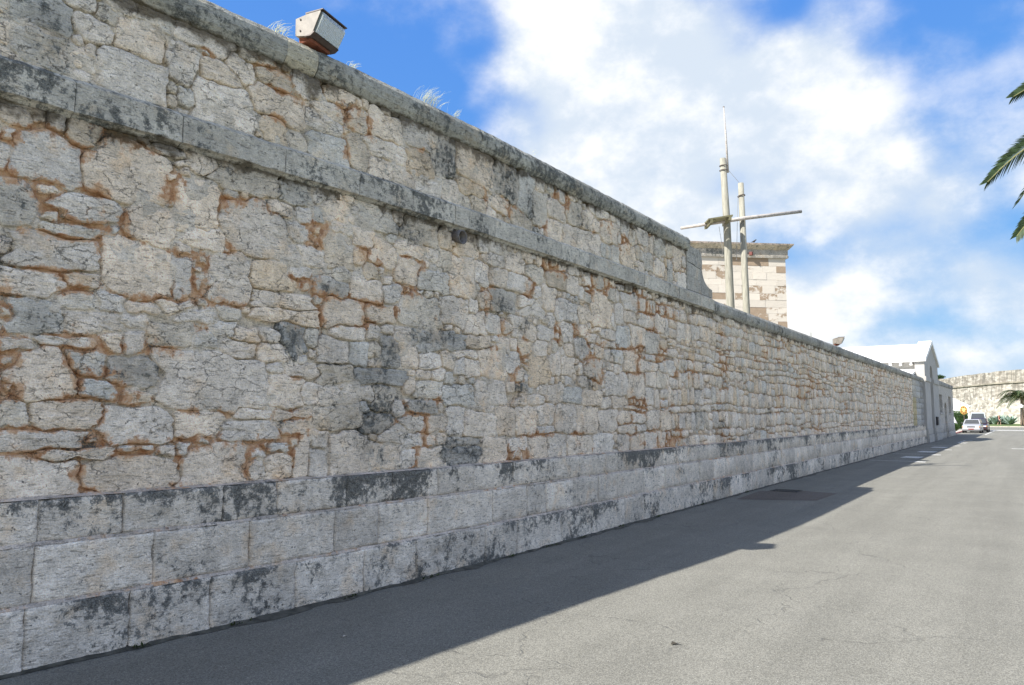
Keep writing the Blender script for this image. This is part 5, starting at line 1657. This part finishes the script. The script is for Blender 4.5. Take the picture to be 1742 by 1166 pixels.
G().box(-5.2, -4.4, 145.45, 145.5, .6, 1.9).build('window', M_GLASS, CT)


def hedge(label, x0, x1, y0, y1, z1, mat, n):
    t = root('hedge', label, 'hedge', ((x0 + x1) / 2, (y0 + y1) / 2, 0))

    def f():
        q = random.random()
        x, y, z = random.uniform(x0, x1), random.uniform(y0, y1), random.uniform(.1, z1)
        if q < .45:
            y = y0 + random.gauss(0, .06)
        elif q < .75:
            z = z1 + random.gauss(0, .05)
        elif q < .9:
            x = x1 + random.gauss(0, .06)
        return (x, y, z)
    V, F = leaves(n, f, .09)
    mk('foliage', V, F, mat, t)
    G().bbox(x0 + .12, x1 - .12, y0 + .12, y1 - .12, 0, z1 - .12, .1).build('branch_core', M_LEAFD, t)


hedge('clipped dark green hedge in front of the white cottage', -5.5, -1.55, 119.8, 121.6, 1.95, M_LEAFD, 2600)
hedge('brighter green hedge behind and above the clipped one', -7, -2.0, 130, 132, 2.35, M_LEAFG, 2200)


def shrub(label, x, y, r, h, mat, n):
    t = root('shrub', label, 'shrub', (x, y, 0))
    V, F = leaves(n, ball(x, y, h * .55, r, r, h * .5), .1)
    mk('foliage', V, F, mat, t)
    G().tube([(x, y, 0), (x + .03, y, h * .6)], [.04, .02], 6).build('stem', M_POLE, t)


shrub('low bright green shrub at the pavement beside the white hatchback', -1.25, 95.5, .5, .95, M_LEAFG, 700)
shrub('dark rounded shrub at the annex corner', -1.2, 83.0, .35, .9, M_LEAFD, 500)

M_GOLD = plain('gold_paint', (.62, .38, .06), .45, .1, 5)
M_YEL = plain('yellow_crest', (.80, .68, .20), .5, .08, 8)
M_DBR = plain('dark_brown_sign', (.20, .07, .02), .5, .1, 5)
SG = root('hanging_sign', 'oval gold and brown sign with a yellow crest on a post by the hedge', 'sign', (-1.2, 110, 0))


def ell(cx, cz, rx, rz, y, n=28):
    return [(cx + rx * math.cos(a), y, cz + rz * math.sin(a)) for a in np.linspace(0, 2 * math.pi, n, endpoint=False)]


G().loft([ell(-1.2, 2.42, .40, .53, 110.05), ell(-1.2, 2.42, .40, .53, 109.98)]).build('rim', M_GOLD, SG)
G().loft([ell(-1.2, 2.42, .34, .47, 109.975), ell(-1.2, 2.42, .34, .47, 109.95)]).build('oval_panel', M_DBR, SG)
cr = [(-.17, .22), (-.08, .27), (0, .22), (.08, .27), (.17, .22), (.19, .05), (.12, -.12), (.06, -.2), (0, -.28), (-.06, -.2), (-.12, -.12), (-.19, .05)]
G().slab([(-1.2 + a, 2.42 + c) for a, c in cr], [], 0, .02, lambda a, v, d: (a, 109.945 - d, v)).build('crest', M_YEL, SG)
for a in np.linspace(.25, 2 * math.pi + .25, 9)[:-1]:
    G().loft([ell(-1.2 + .27 * math.cos(a), 2.42 + .38 * math.sin(a), .035, .045, 109.948, 8), ell(-1.2 + .27 * math.cos(a), 2.42 + .38 * math.sin(a), .03, .04, 109.93, 8)]).build('gold_boss', M_YEL, SG)
G().tube([(-1.2, 110.12, 0), (-1.2, 110.12, 2.9)], .045, 8).build('post', M_BROWN, SG)
PN = root('pennant_pole', 'thin pole with a small pale pink pennant beside the cottage', 'flag', (-2.15, 121.2, 0))
G().tube([(-2.15, 121.2, 0), (-2.15, 121.2, 3.7)], .03, 8).build('pole', M_BROWN, PN)
V = []
for i in range(7):
    f = i / 6
    V += [(-2.18 - .55 * f, 121.2 + .05 * math.sin(f * 6), 3.1 - .30 * (1 - f) + .02), (-2.18 - .55 * f, 121.2 + .05 * math.sin(f * 6), 3.1 + .32 * (1 - f) + .03)]
o = mk('pennant', V, [(2 * i, 2 * i + 2, 2 * i + 3, 2 * i + 1) for i in range(6)], plain('pink_cloth', (.72, .45, .50), .8, .06, 3), PN)
md = o.modifiers.new('solid', 'SOLIDIFY')
md.thickness = .01
CN = root('canvas_parasol', 'folded white canvas parasol just past the annex corner', 'parasol', (-1.95, 103.7, 0))
G().tube([(-1.95, 103.7, .05), (-1.95, 103.7, 1.75)], .025, 8).build('pole', M_POLE, CN)
g = G()
rings = []
for (z, r) in ((1.72, .02), (1.6, .10), (1.3, .19), (1.0, .30), (.82, .38)):
    rings.append([(-1.95 + r * (1 + .12 * math.cos(5 * a)) * math.cos(a), 103.7 + r * (1 + .12 * math.cos(5 * a)) * math.sin(a), z) for a in np.linspace(0, 2 * math.pi, 20, endpoint=False)])
g.loft(rings).build('canopy', M_WHITE, CN, True)

# ------------------------------------------------------------------ palms
M_TRUNK = plain('palm_trunk', (.19, .14, .10), .95, .4, 4, bmp=.8, stretch=(3, 3, 6))
M_FROND = leafy('palm_leaf', (.045, .072, .030), .25, .35, 5)
M_RACH = plain('palm_rachis', (.20, .19, .08), .6, .2, 5)


def frond(P0, P1, P2, nl, ll, lw, parent, droop=.35, roll=0.0):
    P0, P1, P2 = Vector(P0), Vector(P1), Vector(P2)

    def bz(t):
        return P0 * (1 - t) ** 2 + P1 * 2 * t * (1 - t) + P2 * t * t

    def tn(t):
        return ((P1 - P0) * (1 - t) + (P2 - P1) * t).normalized()
    g = G()
    g.tube([bz(t) for t in np.linspace(0, 1, 11)], [.035 * (1 - .85 * t) + .003 for t in np.linspace(0, 1, 11)], 5)
    fr = g.build('frond', M_RACH, parent)
    V = []
    F = []
    for i in range(nl):
        t = .10 + .90 * i / (nl - 1)
        c = bz(t)
        d = tn(t)
        side = d.cross(Vector((0, 0, 1)))
        if side.length < .05:
            side = Vector((1, 0, 0))
        side.normalize()
        side = Matrix.Rotation(roll, 3, d) @ side
        up = side.cross(d)
        L = ll * (.35 + .65 * math.sin(math.pi * min(1, (t * .86 + .14)) ** .8)) * random.uniform(.88, 1.08)
        for s in (-1, 1):
            a = (d * (.36 + .50 * t) + side * s * (1 - .55 * t) + up * random.uniform(.12, .32)).normalized()
            q = [c, c + a * L * .35, c + a * L * .72 + Vector((0, 0, -droop * L * .16)), c + a * L + Vector((0, 0, -droop * L * .42))]
            wv = (d - a * d.dot(a)).normalized()
            k = len(V)
            for j, w in enumerate((.5, 1.0, .75, .06)):
                V += [q[j] - wv * lw * w, q[j] + wv * lw * w]
            F += [(k + 2 * j, k + 2 * j + 1, k + 2 * j + 3, k + 2 * j + 2) for j in range(3)]
    mk('leaflets', V, F, M_FROND, fr)


def palm(name_label, base, top, fronds, trunk_r, nl, ll, lw, rolls=(0.0, .5, -.5)):
    t = root('palm_tree', name_label, 'palm', base)
    b_, t_ = Vector(base), Vector(top)
    n = 26
    pts = [b_.lerp(t_, i / n) for i in range(n + 1)]
    rr_ = [trunk_r * (1.18 - .3 * i / n) * (1.10 if i % 2 else .94) for i in range(n + 1)]
    rr_[-1] *= 1.25
    G().tube(pts, rr_, 12).build('trunk', M_TRUNK, t, True)
    for i, (P1, P2) in enumerate(fronds):
        frond(top, P1, P2, nl, ll, lw, t, roll=rolls[i % len(rolls)])
    return t


top = Vector((7.79, 21.02, 8.45))
fr = [((5.97, 19.81, 8.27), (4.73, 18.98, 6.7)), ((6.16, 19.93, 6.96), (5.19, 19.28, 5.52)), ((6.69, 20.29, 9.73), (5.29, 19.35, 8.6))]
rp = random.Random(4)
for i in range(17):
    az = math.atan2(.55, .83) + (-1.9 + 3.8 * i / 16) + rp.uniform(-.1, .1)
    el = rp.choice([1.1, .75, .35, .0])
    l = rp.uniform(2.4, 3.0)
    dx, dy = math.cos(az), math.sin(az)
    fr.append(((top.x + dx * l * .55, top.y + dy * l * .55, top.z + el * 1.3 + .3), (top.x + dx * l * 1.25, top.y + dy * l * 1.25, top.z + el * 1.2 - 2.0 + .6 * el)))
PT = palm('near palm standing right of the road with arching fronds against the sky', (10.3, 22.2, .1), tuple(top), fr, .16, 96, .56, .016, (1.25, -1.2, 1.3, .4, -.5))

top = Vector((4.75, 156.6, 4.6))
fr = []
for i in range(34):
    az = i * 2.39996
    el = [1.0, .55, .1][i % 3]
    l = rp.uniform(2.9, 3.5)
    dx, dy = math.cos(az), math.sin(az)
    fr.append(((top.x + dx * l * .55, top.y + dy * l * .55, top.z + el * 2.0 + .5), (top.x + dx * l * 1.05, top.y + dy * l * 1.05, top.z + el * 2.2 - 1.7)))
palm('bushy date palm on the lawn before the fortress wall', (4.6, 156.5, .1), tuple(top), fr, .26, 34, .75, .03, (0.0, .9, -.9))

# ------------------------------------------------------------------ lamp post, agaves, walker
LPp = root('lamp_post', 'dark lamp post with a white globe lantern in front of the date palm', 'lamp post', (4.62, 146, .1))
G().tube([(4.62, 146, .1), (4.62, 146, .9), (4.62, 146, 2.95)], [.10, .06, .05], 10).build('post', M_IRON, LPp, True)
G().tube([(4.62, 146, .1), (4.62, 146, .25)], [.2, .16], 10).build('foot', M_IRON, LPp)
rings = []
for (z, r) in ((2.95, .10), (3.0, .28), (3.3, .34), (3.34, .34), (3.45, .16), (3.6, .05)):
    rings.append([(4.62 + r * math.cos(a), 146 + r * math.sin(a), z) for a in np.linspace(0, 2 * math.pi, 12, endpoint=False)])
G().loft(rings).build('lantern', M_WHITE, LPp)

M_AGAVE = plain('agave_leaf', (.20, .27, .22), .55, .25, 3)


def agave(label, x, y, r, n):
    V = []
    F = []
    for i in range(n):
        az = i * 2.39996
        el = random.uniform(.35, 1.25)
        L = r * random.uniform(.8, 1.1)
        d = Vector((math.cos(az) * math.cos(el), math.sin(az) * math.cos(el), math.sin(el)))
        sd_ = Vector((-math.sin(az), math.cos(az), 0))
        nr = sd_.cross(d)
        k = len(V)
        c0 = Vector((x, y, .08))
        for (f, w, s) in ((0, .09, 0), (.35, .12, .0), (.75, .07, -.02), (1.0, .005, -.08)):
            c = c0 + d * L * f + Vector((0, 0, s * L))
            V += [c - sd_ * w * r, c + nr * .04 * r * (1 - f), c + sd_ * w * r, c - nr * .05 * r * (1 - f)]
        for j in range(3):
            for q in range(4):
                F.append((k + 4 * j + q, k + 4 * j + (q + 1) % 4, k + 4 * j + 4 + (q + 1) % 4, k + 4 * j + 4 + q))
    return tag(mk('agave', V, F, M_AGAVE), label, 'agave', 'agaves along the fortress wall')


for i, (x, y, r, lab) in enumerate(((-.6, 172, 1.9, 'grey-green agave just right of the parked van, foot of the fortress wall'), (.35, 171, 2.1, 'tall agave left of the walking woman'), (1.15, 174, 2.4, 'broad agave behind the walking woman'),
                                    (2.0, 172, 2.0, 'agave just right of the walking woman'), (2.75, 170, 2.2, 'rightmost spiky agave near the palm trunk'))):
    agave(lab, x, y, r, 26)

# person: skinned body, one continuous mesh, walking to the right
PX, PY, PZ = 1.25, 158.6, .11
M_SKIN = plain('skin', (.50, .32, .24), .6, .05, 5)
M_TOP = plain('dark_red_top', (.16, .015, .03), .8, .1, 6)
M_SKIRT = plain('black_skirt', (.02, .018, .022), .8, .1, 6)
M_HAIR = plain('fair_hair', (.42, .22, .13), .7, .1, 20)
M_SHOE = plain('dark_shoe', (.05, .04, .04), .6, .1, 6)
PE = root('person', 'person in a dark red top and black skirt walking across the far lawn', 'person', (PX, PY, PZ))


def skin(name, pts, edges, radii, mat, parent, rootv=0, sub=2):
    me = bpy.data.meshes.new(name)
    me.from_pydata(pts, edges, [])
    o = bpy.data.objects.new(name, me)
    COL.objects.link(o)
    o.parent = parent
    md = o.modifiers.new('skin', 'SKIN')
    for i, r in enumerate(radii):
        me.skin_vertices[0].data[i].radius = (r, r) if not hasattr(r, '__len__') else r
        me.skin_vertices[0].data[i].use_root = (i == rootv)
    md.use_smooth_shade = True
    sm = o.modifiers.new('sub', 'SUBSURF')
    sm.levels = sub
    sm.render_levels = sub
    me.materials.append(mat)
    return o


J = [(0, 0, .93), (0, 0, 1.12), (0, 0, 1.36), (.01, 0, 1.46), (.03, 0, 1.56), (.03, 0, 1.66),
     (.10, -.09, .90), (.20, -.09, .50), (.14, -.09, .09), (.30, -.09, .05),
     (-.03, .09, .90), (-.10, .09, .50), (-.32, .09, .14), (-.20, .09, .05),
     (.0, -.17, 1.36), (-.10, -.20, 1.10), (.02, -.20, .88), (.05, -.20, .80),
     (.0, .17, 1.36), (.08, .20, 1.10), (.26, .19, .94), (.32, .19, .90)]
E = [(0, 1), (1, 2), (2, 3), (3, 4), (4, 5), (0, 6), (6, 7), (7, 8), (8, 9), (0, 10), (10, 11), (11, 12), (12, 13), (2, 14), (14, 15), (15, 16), (16, 17), (2, 18), (18, 19), (19, 20), (20, 21)]
Rr = [.13, .12, .13, .05, .085, .075, .085, .055, .035, .03, .085, .055, .035, .03, .05, .038, .028, .022, .05, .038, .028, .022]
skin('body', J, E, Rr, M_SKIN, PE)
skin('top', [(0, 0, 1.0), (0, 0, 1.18), (0, 0, 1.38), (0, -.19, 1.36), (0, .19, 1.36)], [(0, 1), (1, 2), (2, 3), (2, 4)], [.20, .19, .20, .09, .09], M_TOP, PE)
rings = []
for (z, r) in ((1.02, .15), (.92, .18), (.75, .22), (.58, .26)):
    rings.append([(.02 + r * math.cos(a), r * .85 * math.sin(a), z) for a in np.linspace(0, 2 * math.pi, 16, endpoint=False)])
G().loft(rings).build('skirt', M_SKIRT, PE, True, local=True)
skin('hair', [(-.01, 0, 1.68), (-.06, 0, 1.58), (-.07, 0, 1.42)], [(0, 1), (1, 2)], [.10, .085, .06], M_HAIR, PE)
